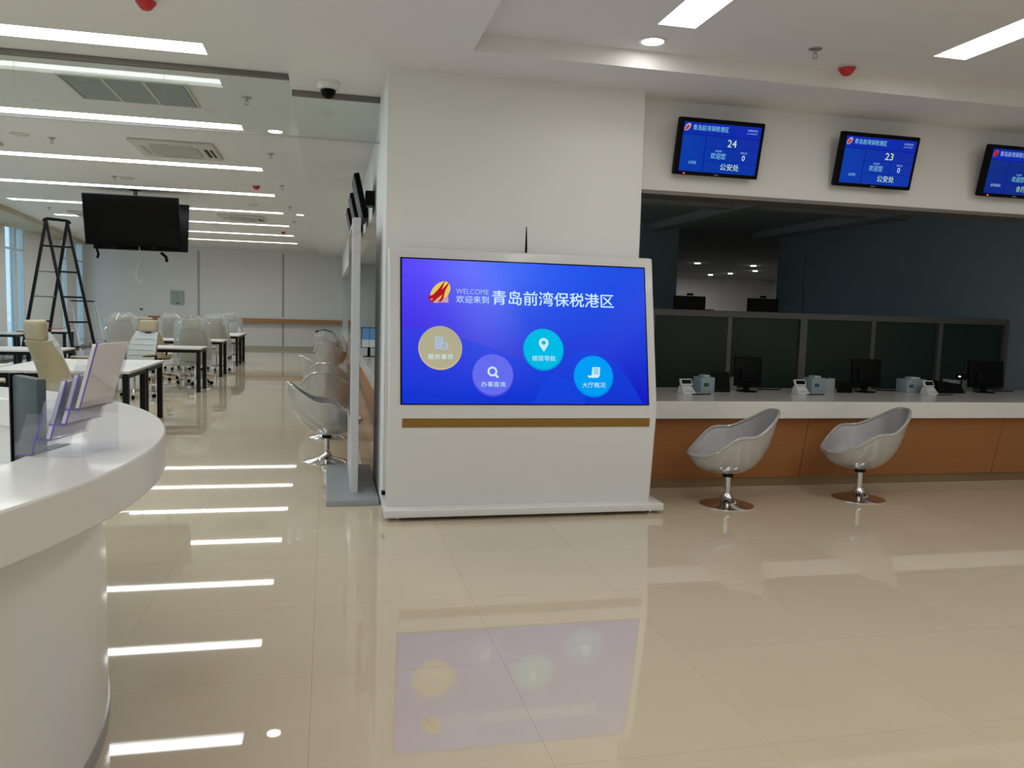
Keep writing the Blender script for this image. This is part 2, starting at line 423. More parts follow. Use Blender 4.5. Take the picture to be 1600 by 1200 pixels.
# fascia above the service counter and its metal lip
struct(MB().box(2.38, XR, 6.18, 6.42, 2.515, ZL+0.05).build('wall_fascia', 'white_paint'))
struct(MB().box(2.38, XR, 6.175, 6.44, 2.483, 2.514).build('trim_2', 'rail_metal', bevel=0.003))
# fascia above the hall counter
struct(MB().box(0.47, 0.62, 7.20, YF, 2.50, ZL+0.05).build('wall_hall_fascia', 'white_paint'))
hb = struct(MB().box(2.40, 2.55, 7.20, YF, 0.0, 0.9).box(2.40, 2.55, 7.20, YF, 2.85, ZL+0.05).box(2.40, 2.55, 13.3, YF, 0.9, 2.85).build('wall_hall_back', 'white_paint'))
for k in range(5): MB().box(2.46, 2.475, 7.24+k*1.22, 7.24+k*1.22+1.16, 0.9, 2.85).build('pane', 'window_glass', hb)  # unseen glazing added to pass hall light into the dark back office
for k in range(6): MB().box(2.44, 2.50, 7.20+k*1.22-0.02, 7.20+k*1.22+0.03, 0.9, 2.85).build('mullion', 'brushed_steel', hb)
struct(MB().box(0.62, 2.40, 7.20, YF, 3.0, 3.05).build('ceiling_office', 'ceiling_paint'))
struct(MB().box(0.51, 2.40, YF-0.4, YF-0.001, 0.0, 3.0).build('wall_hall_end', 'pier_white'))
# window wall: piers and floor-to-ceiling windows
piers = [(YB, -3.5), (-0.2, 0.6), (4.0, 5.0), (8.5, 9.5), (13.0, 14.0), (17.2, 18.3), (20.9, 21.98), (23.22, 24.02), (24.02, 26.25), (26.74, 27.66), (28.36, YF)]
wl = struct(MB().box(XW-0.25, XW, YB, YF, -0.1, 0.04).build('wall_left', 'pier_white'))
for a, b in piers:
    MB().box(XW-0.25, XW+(0.02 if (a, b) != (24.02, 26.25) else 0.0), a, b, 0.04, 3.30).build('pier', 'pier_white', wl)
MB().box(XW-0.25, XW, YB, YF, 3.30, ZH+0.1).build('lintel', 'pier_white', wl)
wn = 0
gaps = list(zip([p[1] for p in piers], [p[0] for p in piers[1:]]))
for a, b in gaps:
    if b-a < 0.05: continue
    wn += 1
    w = struct(link('window_%d' % wn, None)); w.location = (XW-0.03, a, 0.04)
    L = b-a; n = max(1, round(L/0.75)) if L > 0.8 else 1
    fr = MB().box(-0.04, 0.04, 0, L, 0, 0.05).box(-0.04, 0.04, 0, L, 3.2, 3.25).box(-0.04, 0.04, 0, 0.025, 0.05, 3.2).box(-0.04, 0.04, L-0.025, L, 0.05, 3.2)
    fr.build('window_frame', 'window_frame_paint', w)
    step = (L-0.05)/n
    for k in range(n):
        y0 = 0.025+k*step; y1 = y0+step
        if k: MB().box(-0.05, 0.06, y0-0.07, y0+0.07, 0.05, 3.2).build('mullion', 'window_frame_paint', w)
        MB().box(-0.006, 0.006, y0+(0.07 if k else 0), y1-(0.07 if k < n-1 else 0), 0.05, 3.2).build('pane', 'window_glass', w)
    MB().box(-0.035, 0.05, 0.04, L-0.04, 2.66, 2.70).build('transom', 'window_frame_paint', w)
struct(MB().box(-40, XW-0.3, -30, 60, -0.3, -0.1).build('ground_outside', 'outdoor_ground'))

# far wall: long shelf, grooves, skirting
o = thing('wall_shelf', 'long narrow shelf with brown edge along the far white wall', 'shelf', (0, YF, 0))
MB().box(-5.72, 0.50, -0.30, -0.001, 1.05, 1.09).build('shelf_board', 'desk_white', o, bevel=0.003)
MB().box(-5.72, 0.50, -0.29, -0.001, 0.93, 1.049).build('shelf_edge', 'far_wood', o)
for k, x in enumerate((-4.20, -1.48)):
    struct(MB().box(x-0.035, x+0.035, YF-0.012, YF-0.001, 0.12, 3.26).build('trim_%d' % (3+k), 'groove_grey'))
struct(MB().box(XW+0.07, 0.5, YF-0.015, YF-0.001, 0.0, 0.115).build('baseboard_far', 'bulkhead_beige'))
o = thing('wall_panel_box', 'small grey-green electrical box on the far white wall', 'panel box', (-4.86, YF, 1.67))
MB().rbox(-0.21, 0.21, -0.06, -0.001, -0.23, 0.23, 0.01, 2).build('box_body', 'panel_green', o)
for q, (x, z) in enumerate(((-0.04, 0.14), (-0.02, 0.06), (0.01, -0.02))):
    MB().box(x-0.012, x+0.012, -0.068, -0.06, z-0.012, z+0.012).build('switch', 'black_plastic', o)
MB().box(-0.03, 0.05, -0.07, -0.06, -0.2, -0.17).build('name_plate', 'black_plastic', o)
o = tag(MB().rbox(-6.02, -5.94, YF-0.03, YF-0.001, 1.235, 1.275, 0.006).build('wall_socket', 'black_plastic'), 'tiny dark socket on far white wall left of grey-green box', 'socket')

# ================================================================== CEILING FIXTURES
def linear_light(rect, along, mat, label, group):
    x0, x1, y0, y1 = rect
    o = thing('linear_ceiling_light', label, 'ceiling light', ((x0+x1)/2, (y0+y1)/2, ZH), 0, group)
    hx, hy, d = (x1-x0)/2, (y1-y0)/2, 0.03
    t = 0.006
    tr = MB().box(-hx, hx, -hy, -hy+t, 0, d).box(-hx, hx, hy-t, hy, 0, d).box(-hx, -hx+t, -hy+t, hy-t, 0, d).box(hx-t, hx, -hy+t, hy-t, 0, d)
    tr.build('trough', 'lacquer_white', o)
    MB().quad((-hx, -hy, d), (-hx, hy, d), (hx, hy, d), (hx, -hy, d)).build('diffuser', mat, o)
    return o
ordn = ['nearest of all, in front of the glass', 'second from the front', 'third from the front', 'fourth from the front', 'fifth from the front', 'sixth from the front', 'second from the far wall', 'closest to the far wall']
for i, r in enumerate(left_lights):
    k = i-4
    lab = ('long white strip light in desk hall ceiling, '+ordn[k]) if k >= 0 else 'long white strip light above the reception side, outside the photo'
    linear_light(r, 'x', 'lamp_left', lab, 'strip lights over the desk hall' if k >= 0 else 'strip lights above the reception desk')
for i, r in enumerate(right_lights):
    linear_light(r, 'y', 'lamp_right', ['white strip light in tray ceiling beside the round downlight', 'white strip light in tray ceiling at the upper right corner', 'white strip light in tray ceiling outside the right frame edge'][i], 'strip lights in the tray ceiling')
def downlight(x, y, z, label):
    o = thing('downlight', label, 'downlight', (x, y, z), 0, 'round downlights')
    MB().lathe([(0.095, 0.0), (0.095, -0.006), (0.075, -0.008), (0.072, -0.001)], 28).build('trim_ring', 'lacquer_white', o, smooth=True)
    MB().prism(ngon(28, 0.072), -0.0065, -0.004).build('lamp_disc', 'lamp_down', o)
downlight(2.118, 5.254, ZH, 'round bright downlight in the tray ceiling above the kiosk')
downlight(-0.555, 9.1, ZH, 'round bright downlight in hall ceiling below the glass curtain')
downlight(-0.555, 17.07, ZH, 'small round downlight deep in the hall ceiling')
def sprinkler(x, y, label, z=ZH):
    o = thing('sprinkler', label, 'sprinkler', (x, y, z), 0, 'ceiling sprinklers')
    MB().lathe([(0.045, 0), (0.045, -0.006), (0.03, -0.014), (0.012, -0.016)], 16).build('rosette', 'brushed_steel', o, smooth=True)
    b = MB().tube([(0, 0, -0.014), (0, 0, -0.035)], 0.011, 8)
    b.tube([(-0.012, 0, -0.03), (-0.016, 0, -0.05), (0, 0, -0.062)], 0.003, 6).tube([(0.012, 0, -0.03), (0.016, 0, -0.05), (0, 0, -0.062)], 0.003, 6)
    b.build('frame', 'brushed_steel', o, smooth=True)
    MB().lathe([(0.022, -0.062), (0.022, -0.065)], 16).build('deflector', 'brushed_steel', o)
for x, y, l in ((-0.72, 7.74, 'steel sprinkler in hall ceiling right of the return air grille'), (-0.69, 10.45, 'steel sprinkler in hall ceiling right of the cassette air conditioner'),
                (-3.1, 10.4, 'steel sprinkler in hall ceiling beside a flat white disc, upper left'), (-3.1, 13.2, 'steel sprinkler in hall ceiling above the hanging black screens'),
                (-0.70, 13.1, 'small sprinkler right of the red detector cap in the hall'), (-0.70, 15.8, 'small sprinkler deep in the hall beside the low ceiling edge'),
                (-0.72, 18.4, 'tiny sprinkler far down the hall near the low ceiling edge'), (-5.5, 18.2, 'dark sprinkler over the step ladder by the windows'), (-3.1, 18.6, 'tiny sprinkler right of the hanging black screens'),
                (3.22, 5.06, 'steel sprinkler in the tray ceiling left of the red cap')):
    sprinkler(x, y, l)
def detector(x, y, label, big=1.0):
    o = thing('smoke_detector', label, 'detector', (x, y, ZH), 0, 'red capped smoke detectors')
    MB().lathe([(0.055*big, 0), (0.055*big, -0.012), (0.05*big, -0.016)], 20).build('detector_base', 'lacquer_white', o, smooth=True)
    MB().lathe([(0.062*big, -0.014), (0.060*big, -0.022), (0.038*big, -0.052), (0.026*big, -0.062), (0.0, -0.064)], 20).build('dust_cap', 'red_cap', o, smooth=True)
for x, y, l in ((-1.10, 5.50, 'red detector cap cut by the top edge of the photo'), (-1.09, 13.28, 'red detector cap in the hall ceiling above the far wall'), (-1.09, 21.15, 'small dark red detector cap farthest down the hall'), (3.66, 5.335, 'red detector cap in the tray ceiling above the queue screens')):
    detector(x, y, l)
for x, y, l in ((-3.4, 10.3, 'flat white disc in hall ceiling left of a sprinkler'), (-2.95, 13.3, 'flat white disc in hall ceiling above the hanging screens'), (-1.35, 15.8, 'flat grey disc in the hall ceiling near the second air conditioner')):
    o = tag(MB().lathe([(0.10, 0.0), (0.10, -0.008), (0.085, -0.016), (0, -0.018)], 24).build('ceiling_speaker', 'off_white', smooth=True), l, 'speaker', 'flat ceiling discs'); o.location = (x, y, ZH)
# return air grille
def return_grille(x0, x1, y0, y1, label):
    o = thing('return_air_grille', label, 'vent', ((x0+x1)/2, (y0+y1)/2, ZH)); hx, hy = (x1-x0)/2, (y1-y0)/2
    MB().box(-hx, hx, -hy, -hy+0.03, -0.018, 0).box(-hx, hx, hy-0.03, hy, -0.018, 0).box(-hx, -hx+0.02, -hy+0.03, hy-0.03, -0.018, 0).box(hx-0.02, hx, -hy+0.03, hy-0.03, -0.018, 0).build('frame', 'off_white', o)
    MB().box(-hx+0.02, hx-0.02, -hy+0.03, hy-0.03, -0.003, -0.001).build('backing', 'grille_back', o)
    w = (2*hx-0.04)/3
    sl = MB()
    for k in range(26):
        y = -hy+0.045+k*(2*hy-0.09)/25
        sl.box(-w/2+0.012, w/2-0.012, y-0.006, y+0.010, -0.014, -0.006)
    me = sl.mesh('slats', 'grille_grey')
    for p in range(3):
        g = link('grille_panel', me, o); g.location = (-hx+0.02+w*(p+0.5), 0, 0)
        if p: MB().box(-hx+0.02+w*p-0.012, -hx+0.02+w*p+0.012, -hy+0.03, hy-0.03, -0.018, -0.003).build('divider', 'off_white', o)
return_grille(-2.19, -1.18, 7.42, 8.25, 'large grey return air grille of three panels seen through the glass curtain')
def cassette(x0, x1, y0, y1, label):
    o = thing('cassette_air_conditioner', label, 'air conditioner', ((x0+x1)/2, (y0+y1)/2, ZH), 0, 'ceiling cassette units'); hx, hy = (x1-x0)/2, (y1-y0)/2
    MB().rbox(-hx, hx, -hy, hy, -0.035, 0.0, 0.015, 3).build('panel', 'off_white', o, smooth=True)
    MB().rbox(-hx*0.58, hx*0.58, -hy*0.58, hy*0.58, -0.043, -0.03, 0.006, 2).build('intake_grille', 'grille_grey', o)
    sl = MB()
    for k in range(14):
        y = -hy*0.52+k*hy*1.04/13; sl.box(-hx*0.55, hx*0.55, y-0.008, y+0.008, -0.047, -0.042)
    sl.build('slats', 'off_white', o)
    for sx, sy, lx, ly in ((0, 1, hx*0.5, 0.02), (0, -1, hx*0.5, 0.02), (1, 0, 0.02, hy*0.5), (-1, 0, 0.02, hy*0.5)):
        cx, cy = sx*hx*0.76, sy*hy*0.76
        v = MB().box(cx-lx, cx+lx, cy-ly, cy+ly, -0.040, -0.034).build('outlet_slot', 'black_plastic' if (sx == 1) else 'grille_grey', o)
        if sx == 1: MB().box(cx+0.06-lx*0.6, cx+0.06+lx*0.6, cy-ly, cy+ly, -0.0405, -0.034).build('outlet_slot', 'black_plastic', o)
cassette(-2.24, -1.31, 10.05, 11.05, 'cream cassette air conditioner in hall ceiling, the large near one')
cassette(-2.24, -1.31, 17.7, 18.7, 'cream cassette air conditioner in hall ceiling, the small far one')
cassette(-4.75, -3.82, 10.05, 11.05, 'cream cassette air conditioner cut by the left photo edge')
cassette(-5.3, -4.37, 18.6, 19.6, 'cream cassette air conditioner left of the hanging black screens')
# dome camera
o = thing('dome_camera', 'white dome security camera with black eye on the low ceiling', 'camera', (-0.008, 6.537, ZL))
MB().lathe([(0.088, 0), (0.09, -0.012), (0.088, -0.03), (0.078, -0.055), (0.055, -0.062)], 32).build('housing', 'lacquer_white', o, smooth=True)
MB().lathe([(0.058, -0.055), (0.058, -0.075), (0.05, -0.10), (0.034, -0.118), (0.012, -0.127), (0, -0.128)], 28).build('dome_eye', 'black_gloss', o, smooth=True)

# glass smoke curtain
o = thing('glass_smoke_curtain', 'clear glass smoke curtain hanging from a dark ceiling rail', 'glass curtain', (0, 6.88, 0))
MB().box(-5.9, -0.30, -0.025, 0.025, 3.305, ZH-0.001).build('rail', 'rail_metal', o)
MB().box(-0.292, 0.409, -0.025, 0.025, 3.185, ZL-0.001).build('rail', 'rail_metal', o)
xs = [-5.9, -4.79, -3.55, -2.30, -1.25, -0.30]
for a, b in zip(xs, xs[1:]): MB().box(a+0.002, b-0.002, -0.005, 0.005, 2.87, 3.306).build('pane', 'curtain_glass', o)
MB().box(-0.296, 0.405, -0.005, 0.005, 2.87, 3.186).build('pane', 'curtain_glass', o)
MB().box(-5.9, 0.409, -0.009, 0.009, 2.856, 2.871).build('bottom_edge', 'brushed_steel', o)

# ================================================================== KIOSK
K = thing('touch_kiosk', 'large white touch kiosk with blue welcome screen in front of the column', 'kiosk')
prof = [(5.715, 0.075), (5.645, 0.80), (5.87, 1.945), (5.93, 1.945), (5.985, 1.85), (5.97, 0.80), (5.97, 0.075)]   # (y, z)
Mx = Matrix(((0, 0, 1, 0), (1, 0, 0, 0), (0, 1, 0, 0), (0, 0, 0, 1)))   # (a,b,c)->(c,a,b)
MB().prism(prof, 0.42, 2.44, Mx).build('body', 'kiosk_white', K, bevel=0.016, seg=4, fix=True, smooth=True)
MB().rbox(0.40, 2.51, 5.60, 5.99, 0.028, 0.085, 0.008, 3).build('base_plate', 'kiosk_white', K, smooth=True)
for x in (0.50, 2.42):
    for y in (5.66, 5.93):
        MB().lathe([(0.028, 0.0), (0.03, 0.008), (0.014, 0.012), (0.014, 0.03)], 16, x, y).build('levelling_foot', 'chrome', K, smooth=True)
al = math.atan2(0.225, 1.145)
lo = 0.655-0.14*0.0
# bronze strip let into the lower front
def front_y(z): return 5.715+(5.645-5.715)*(z-0.075)/(0.80-0.075)
st = MB(); za, zb = 0.667, 0.733
st.add([(0.52, front_y(za)-0.003, za), (2.385, front_y(za)-0.003, za), (2.385, front_y(zb)-0.003, zb), (0.52, front_y(zb)-0.003, zb), (0.52, front_y(za)+0.01, za), (2.385, front_y(za)+0.01, za), (2.385, front_y(zb)+0.01, zb), (0.52, front_y(zb)+0.01, zb)],
       [(0,1,2,3),(4,7,6,5),(0,4,5,1),(1,5,6,2),(2,6,7,3),(3,7,4,0)])
st.build('bronze_strip', 'bronze_strip', K)
an = MB().tube([(1.446, 5.915, 1.94), (1.446, 5.915, 1.985), (1.445, 5.915, 2.07), (1.444, 5.915, 2.14)], [0.009, 0.0085, 0.006, 0.003], 10); an.build('antenna', 'black_plastic', K, smooth=True)
MB().rbox(0.395, 0.43, 5.80, 5.86, 0.15, 0.175, 0.004).build('cable_plug', 'black_plastic', K)
# screen, own tilted frame: x across, y up the slope, z out of the glass
S = MB().box(0.097, 1.945, 0.038, 1.083, 0.0005, 0.003).build('screen', 'kiosk_wallpaper', K, label='bright blue welcome screen')
S.location = (0.42, 5.645, 0.80); S.rotation_euler = (PI/2-al, 0, 0)
# object coordinates start at the frame corner; shift wallpaper by moving mesh origin is not needed
bz = MB().box(0.085, 1.953, 1.083, 1.092, 0.0, 0.005).box(0.085, 1.953, 0.030, 0.038, 0, 0.005).box(0.085, 0.097, 0.038, 1.083, 0, 0.005).box(1.945, 1.953, 0.038, 1.083, 0, 0.005)
b = bz.build('screen_bezel', 'black_gloss', K); b.location = S.location; b.rotation_euler = S.rotation_euler
z0 = 0.0032
def arc_shape(cx, cy, rad, a0, a1, floor_v, right=1.944):
    p = []
    for i in range(33):
        a = a0+(a1-a0)*i/32; x = cx+rad*math.cos(a); y = cy+rad*math.sin(a)
        p.append((min(max(x, 0.098), right), max(y, floor_v)))
    return p
w1 = [(0.098, 0.040)]+[(0.098+t*1.35, 0.60-0.02*math.cos(t*3)-0.55*(max(0, t-0.12))**1.25) for t in [i/24 for i in range(25)]]+[(1.448, 0.040)]
w1 = [(x, max(y, 0.0401)) for x, y in w1]
flat(w1, z0-0.0001, 'wave', 'wave_faint', S)
w2 = [(1.05, 0.04)]+[(1.05+t*0.893, 0.04+0.40*math.sin(PI*min(1, t*1.05))**0.8) for t in [i/20 for i in range(1, 20)]]+[(1.943, 0.04)]
flat(w2, z0, 'wave', 'wave_faint', S)
# emblem: yellow leaf-shaped oval cut by red strokes, pale square corner
flat(ngon(36, 1, 0.372, 0.846, 0.092, 0.058, R(50)), z0+0.0005, 'emblem_oval', 'logo_yellow', S)
flat([(0.315, 0.770), (0.430, 0.770), (0.430, 0.815), (0.37, 0.80)], z0+0.0007, 'emblem_corner', 'logo_pink', S)
def stroke(pts, ws, z, nm, mat, par):
    L, Rr = [], []
    for i, p in enumerate(pts):
        a = Vector(pts[max(i-1, 0)]); c = Vector(pts[min(i+1, len(pts)-1)]); t = (c-a).normalized(); n = Vector((-t.y, t.x))
        L.append(tuple(Vector(p)+n*ws[i]/2)); Rr.append(tuple(Vector(p)-n*ws[i]/2))
    mb = MB()
    for i in range(len(pts)-1): mb.prism([L[i], Rr[i], Rr[i+1], L[i+1]][::-1], z, z+0.0004)
    return mb.build(nm, mat, par)
stroke([(0.287, 0.800), (0.33, 0.815), (0.365, 0.855), (0.405, 0.925)], [0.022, 0.03, 0.026, 0.004], z0+0.0009, 'emblem_stroke', 'logo_red', S)
stroke([(0.31, 0.772), (0.345, 0.81), (0.385, 0.845), (0.437, 0.918)], [0.014, 0.026, 0.03, 0.004], z0+0.0011, 'emblem_stroke', 'logo_red', S)
stroke([(0.365, 0.775), (0.385, 0.80), (0.405, 0.86)], [0.014, 0.018, 0.006], z0+0.0013, 'emblem_stroke', 'logo_red', S)
stroke([(0.293, 0.79), (0.305, 0.775), (0.34, 0.80)], [0.016, 0.014, 0.01], z0+0.0013, 'emblem_stroke', 'logo_red', S)
lettering('WELCOME', 0.487, 0.728, 0.838, 0.876, z0+0.001, 'text_pale', S)
lettering('欢迎来到', 0.487, 0.728, 0.772, 0.826, z0+0.001, 'text_white', S)
big = lettering('青岛前湾保税港区', 0.752, 1.690, 0.766, 0.873, z0+0.001, 'text_white', S)
big2 = big.copy(); COL.objects.link(big2); big2.parent = S; big2.location = (0.003, 0.0015, 0.0002)     # heavier strokes
def button(cx, cy, r, mat, rim, word, tmat):
    flat(ngon(48, r, cx, cy), z0+0.0004, 'button_rim', rim, S)
    flat(ngon(48, r*0.965, cx, cy+r*0.05 if False else cy+0.008), z0+0.0009, 'button', mat, S)
    lettering(word, cx-0.088, cx+0.092, cy-0.082, cy-0.042, z0+0.0015, tmat, S)
button(0.370, 0.438, 0.158, 'btn_gold', 'btn_gold_rim', '服务事项', 'text_white')
button(0.752, 0.243, 0.155, 'btn_purple', 'btn_purple_rim', '办事查询', 'text_white')
button(1.135, 0.438, 0.155, 'btn_cyan', 'btn_cyan_rim', '楼层导航', 'text_white')
button(1.517, 0.243, 0.155, 'btn_blue', 'btn_blue_rim', '大厅概况', 'text_white')
zi = z0+0.0014
# icon: document with tick
flat([(0.333, 0.432), (0.389, 0.432), (0.389, 0.520), (0.333, 0.520)], zi, 'icon_page', 'text_pale', S)
for k in range(4): flat([(0.341, 0.446+k*0.019), (0.381-0.01*(k < 2), 0.446+k*0.019), (0.381-0.01*(k < 2), 0.453+k*0.019), (0.341, 0.453+k*0.019)], zi+0.0005, 'icon_line', 'btn_gold', S)
flat(ngon(24, 0.027, 0.399, 0.452), zi+0.001, 'icon_disc', 'text_pale', S); flat(ngon(24, 0.019, 0.399, 0.452), zi+0.0015, 'icon_disc', 'btn_gold', S)
stroke([(0.389, 0.455), (0.397, 0.445), (0.424, 0.474)], [0.007]*3, zi+0.002, 'icon_tick', 'text_pale', S)
# icon: magnifier
flat(ngon(32, 0.036, 0.748, 0.274), zi, 'icon_ring', 'text_white', S); flat(ngon(32, 0.022, 0.748, 0.274), zi+0.0005, 'icon_ring', 'btn_purple', S)
stroke([(0.770, 0.251), (0.790, 0.229)], [0.016, 0.016], zi+0.001, 'icon_handle', 'text_white', S)
# icon: map pin
pin = [(1.137, 0.425)]+[(1.137+0.037*math.cos(a), 0.490+0.037*math.sin(a)) for a in [R(-35)+R(250)*i/24 for i in range(25)]]
flat(pin, zi, 'icon_pin', 'text_white', S); flat(ngon(24, 0.016, 1.137, 0.492), zi+0.0005, 'icon_pin', 'btn_cyan', S)
# icon: scroll
flat([(1.502, 0.250), (1.520, 0.235), (1.55, 0.235), (1.566, 0.250), (1.570, 0.315), (1.510, 0.315)], zi, 'icon_scroll', 'text_white', S)
flat([(1.470, 0.252), (1.480, 0.235), (1.545, 0.235), (1.535, 0.252)], zi+0.0005, 'icon_scroll', 'text_white', S)
for k in range(4): flat([(1.518, 0.264+k*0.012), (1.556, 0.264+k*0.012), (1.556, 0.269+k*0.012), (1.518, 0.269+k*0.012)], zi+0.001, 'icon_line', 'btn_blue', S)

# ================================================================== SERVICE COUNTER (right)
C = thing('service_counter', 'long service counter with thick white top and brown panels below', 'counter', (0, 0, 0))
MB().box(2.565, XR-0.002, 6.28, 7.55, 0.641, 0.79).build('worktop', 'solid_surface', C, bevel=0.006)
pj = [2.565, 4.205, 6.29, 8.34]
for a, b in zip(pj, pj[1:]):
    p = MB(); g = 0.003
    p.add([(a+g, 6.355, 0.64), (b-g, 6.355, 0.64), (b-g, 6.465, 0.085), (a+g, 6.465, 0.085), (a+g, 6.41, 0.64), (b-g, 6.41, 0.64), (b-g, 6.50, 0.085), (a+g, 6.50, 0.085)],
          [(0,3,2,1),(4,5,6,7),(0,1,5,4),(1,2,6,5),(2,3,7,6),(3,0,4,7)])
    p.build('wood_panel', WOOD, C, fix=True)
MB().box(2.565, XR-0.002, 6.485, 6.52, 0.0, 0.085).build('plinth', 'plinth_bronze', C)
MB().box(2.565, XR-0.002, 6.52, 6.60, 0.0, 0.64).build('carcass', 'black_plastic', C)

# queue screens on the fascia
def queue_screen(x0, label, num, dept, small, dim):
    o = thing('queue_screen', label, 'screen', (x0, 6.10, 2.60), 0, 'queue screens above the service counter')
    rx = PI/2+R(12.26)
    def part(mb, nm, mat, **kw):
        q = mb.build(nm, mat, o, **kw); q.rotation_euler = (rx, 0, 0); return q
    part(MB().rbox(0, 0.735, 0.037, 0.475, -0.06, 0.0, 0.012, 4), 'housing', 'black_plastic', smooth=True)
    part(MB().box(0.2, 0.535, 0.08, 0.30, -0.10, -0.05), 'rear_cover', 'black_plastic')
    s = part(MB().box(0.035, 0.702, 0.067, 0.441, 0.0, 0.002), 'display', 'tv_wallpaper_dim' if dim else 'tv_wallpaper')
    z = 0.0022
    flat([(0.036, 0.350), (0.701, 0.350), (0.701, 0.440), (0.036, 0.440)], z, 'header_band', 'tv_header', s)
    for a in ([(0.036, 0.347), (0.701, 0.347), (0.701, 0.352), (0.036, 0.352)], [(0.232, 0.068), (0.238, 0.068), (0.238, 0.347), (0.232, 0.347)], [(0.238, 0.255), (0.701, 0.255), (0.701, 0.258), (0.238, 0.258)], [(0.238, 0.155), (0.701, 0.155), (0.701, 0.158), (0.238, 0.158)], [(0.49, 0.158), (0.493, 0.158), (0.493, 0.255), (0.49, 0.255)]):
        flat(a, z+0.0005, 'divider_line', 'tv_line', s)
    flat(ngon(24, 1, 0.065, 0.402, 0.034, 0.020, R(52)), z+0.0006, 'emblem_oval', 'logo_dim' if dim else 'logo_pink', s)
    flat(ngon(24, 1, 0.062, 0.398, 0.024, 0.012, R(52)), z+0.0012, 'emblem_stroke', 'logo_red' if dim else 'logo_dim', s)
    lettering('青岛前湾保税港区', 0.112, 0.418, 0.382, 0.424, z+0.001, 'text_cyan' if not dim else 'text_pale', s)
    lettering('10时50分', 0.585, 0.672, 0.402, 0.421, z+0.001, 'text_pale', s)
    lettering('2017年4月20日', 0.58, 0.668, 0.382, 0.393, z+0.001, 'text_pale', s)
    lettering(num, 0.425, 0.503, 0.273, 0.329, z+0.001, 'text_lime', s)
    lettering('正在办理', 0.327, 0.382, 0.229, 0.245, z+0.001, 'text_pale', s)
    lettering('欢迎您', 0.292, 0.422, 0.176, 0.222, z+0.001, 'text_cyan', s)
    lettering('等待人数', 0.550, 0.606, 0.228, 0.243, z+0.001, 'text_pale', s)
    lettering('0', 0.567, 0.592, 0.176, 0.218, z+0.001, 'text_white', s)
    lettering(dept, 0.388 if len(dept) < 4 else 0.36, 0.552 if len(dept) < 4 else 0.60, 0.092, 0.144, z+0.001, 'text_lime' if not dim else 'text_green', s)
    lettering(small, 0.107 if len(small) < 4 else 0.088, 0.177 if len(small) < 4 else 0.192, 0.125, 0.150, z+0.001, 'text_cyan' if not dim else 'text_pale', s)
    part(MB().box(0.077, 0.089, 0.046, 0.055, 0.0, 0.003), 'standby_light', 'led_red' if num != '23' else 'black_gloss')
    part(MB().box(0.345, 0.385, 0.048, 0.054, 0.0, 0.001), 'maker_badge', 'grey_metal')
    MB().box(0.25, 0.48, -0.02, 0.078, 0.12, 0.30).build('wall_bracket', 'black_metal', o)
queue_screen(2.683, 'lit blue queue screen showing number 24 next to the column', '24', '公安处', '公安处', False)
queue_screen(4.13, 'lit blue queue screen showing number 23', '23', '公安处', '公安处', False)
queue_screen(5.567, 'dimmer blue queue screen cut by the right photo edge', '22', '食药监管处', '食药监管处', True)

# ---- things on the counter
def monitor(x, y, z, w, h, rz, label, tilt=6, foot=0.10, group='office monitors on the service counter'):
    o = thing('computer_monitor', label, 'monitor', (x, y, z), rz, group)
    MB().lathe([(0.10, 0.0), (0.10, 0.008), (0.03, 0.014)], 24).build('stand_base', 'black_plastic', o, smooth=True)
    MB().box(-0.03, 0.03, 0.005, 0.03, 0.01, foot+h*0.45).build('stand_neck', 'black_plastic', o, bevel=0.004)
    M = Matrix.Translation((0, 0.0, foot)) @ Matrix.Rotation(R(-tilt), 4, 'X')
    MB().rbox(-w/2, w/2, -0.02, 0.012, 0, h, 0.006, 2, M).build('housing', 'black_plastic', o, smooth=True)
    MB().box(-w/2+0.015, w/2-0.015, 0.0122, 0.0135, 0.018, h-0.015, M).build('display', 'black_gloss', o)
    MB().rbox(-w*0.3, w*0.3, -0.04, -0.018, h*0.15, h*0.6, 0.008, 2, M).build('rear_cover', 'black_plastic', o, smooth=True)
    return o
def card_reader(x, y, rz, label):
    o = thing('card_reader', label, 'card reader', (x, y, 0.79), rz, 'white rating devices on the service counter')
    MB().add([(-0.07,-0.06,0),(0.07,-0.06,0),(0.07,0.06,0),(-0.07,0.06,0),(-0.055,0.0,0.075),(0.055,0.0,0.075),(0.055,0.05,0.075),(-0.055,0.05,0.075)], [(0,3,2,1),(4,5,6,7),(0,1,5,4),(1,2,6,5),(2,3,7,6),(3,0,4,7)]).build('body', 'device_white', o, bevel=0.006)
    M = Matrix.Translation((0.01, 0.02, 0.075)) @ Matrix.Rotation(R(-25), 4, 'X')
    MB().rbox(-0.065, 0.065, -0.012, 0.012, 0, 0.065, 0.006, 2, M).build('display_head', 'device_white', o, smooth=True)
    MB().box(-0.052, 0.052, -0.0135, -0.012, 0.012, 0.052, M).build('display', 'black_gloss', o)
    for k in range(3): MB().box(-0.045+k*0.032, -0.022+k*0.032, -0.045, -0.030, 0.018, 0.030).build('key', 'device_paper', o)
    o2 = MB().box(0.0, 0.20, -0.105, -0.085, 0, 0.008).build('pen_tray', 'black_plastic', o)
def side_box(x, y, w, h, rz, label, d=0.16):
    o = thing('desk_device', label, 'device', (x, y, 0.79), rz, 'blue-grey devices on the service counter')
    MB().rbox(-w/2, w/2, -d/2, d/2, 0, h, 0.008, 2).build('body', 'device_blue', o, smooth=True)
    MB().box(-w/2+0.03, -w/2+0.085, -d/2-0.001, -d/2+0.002, h*0.38, h*0.62).build('label_patch', 'screen_grey', o)
    MB().rbox(-w*0.2, w*0.25, -d*0.3, d*0.3, h-0.003, h+0.02, 0.006, 2).build('lid', 'device_paper', o, smooth=True)
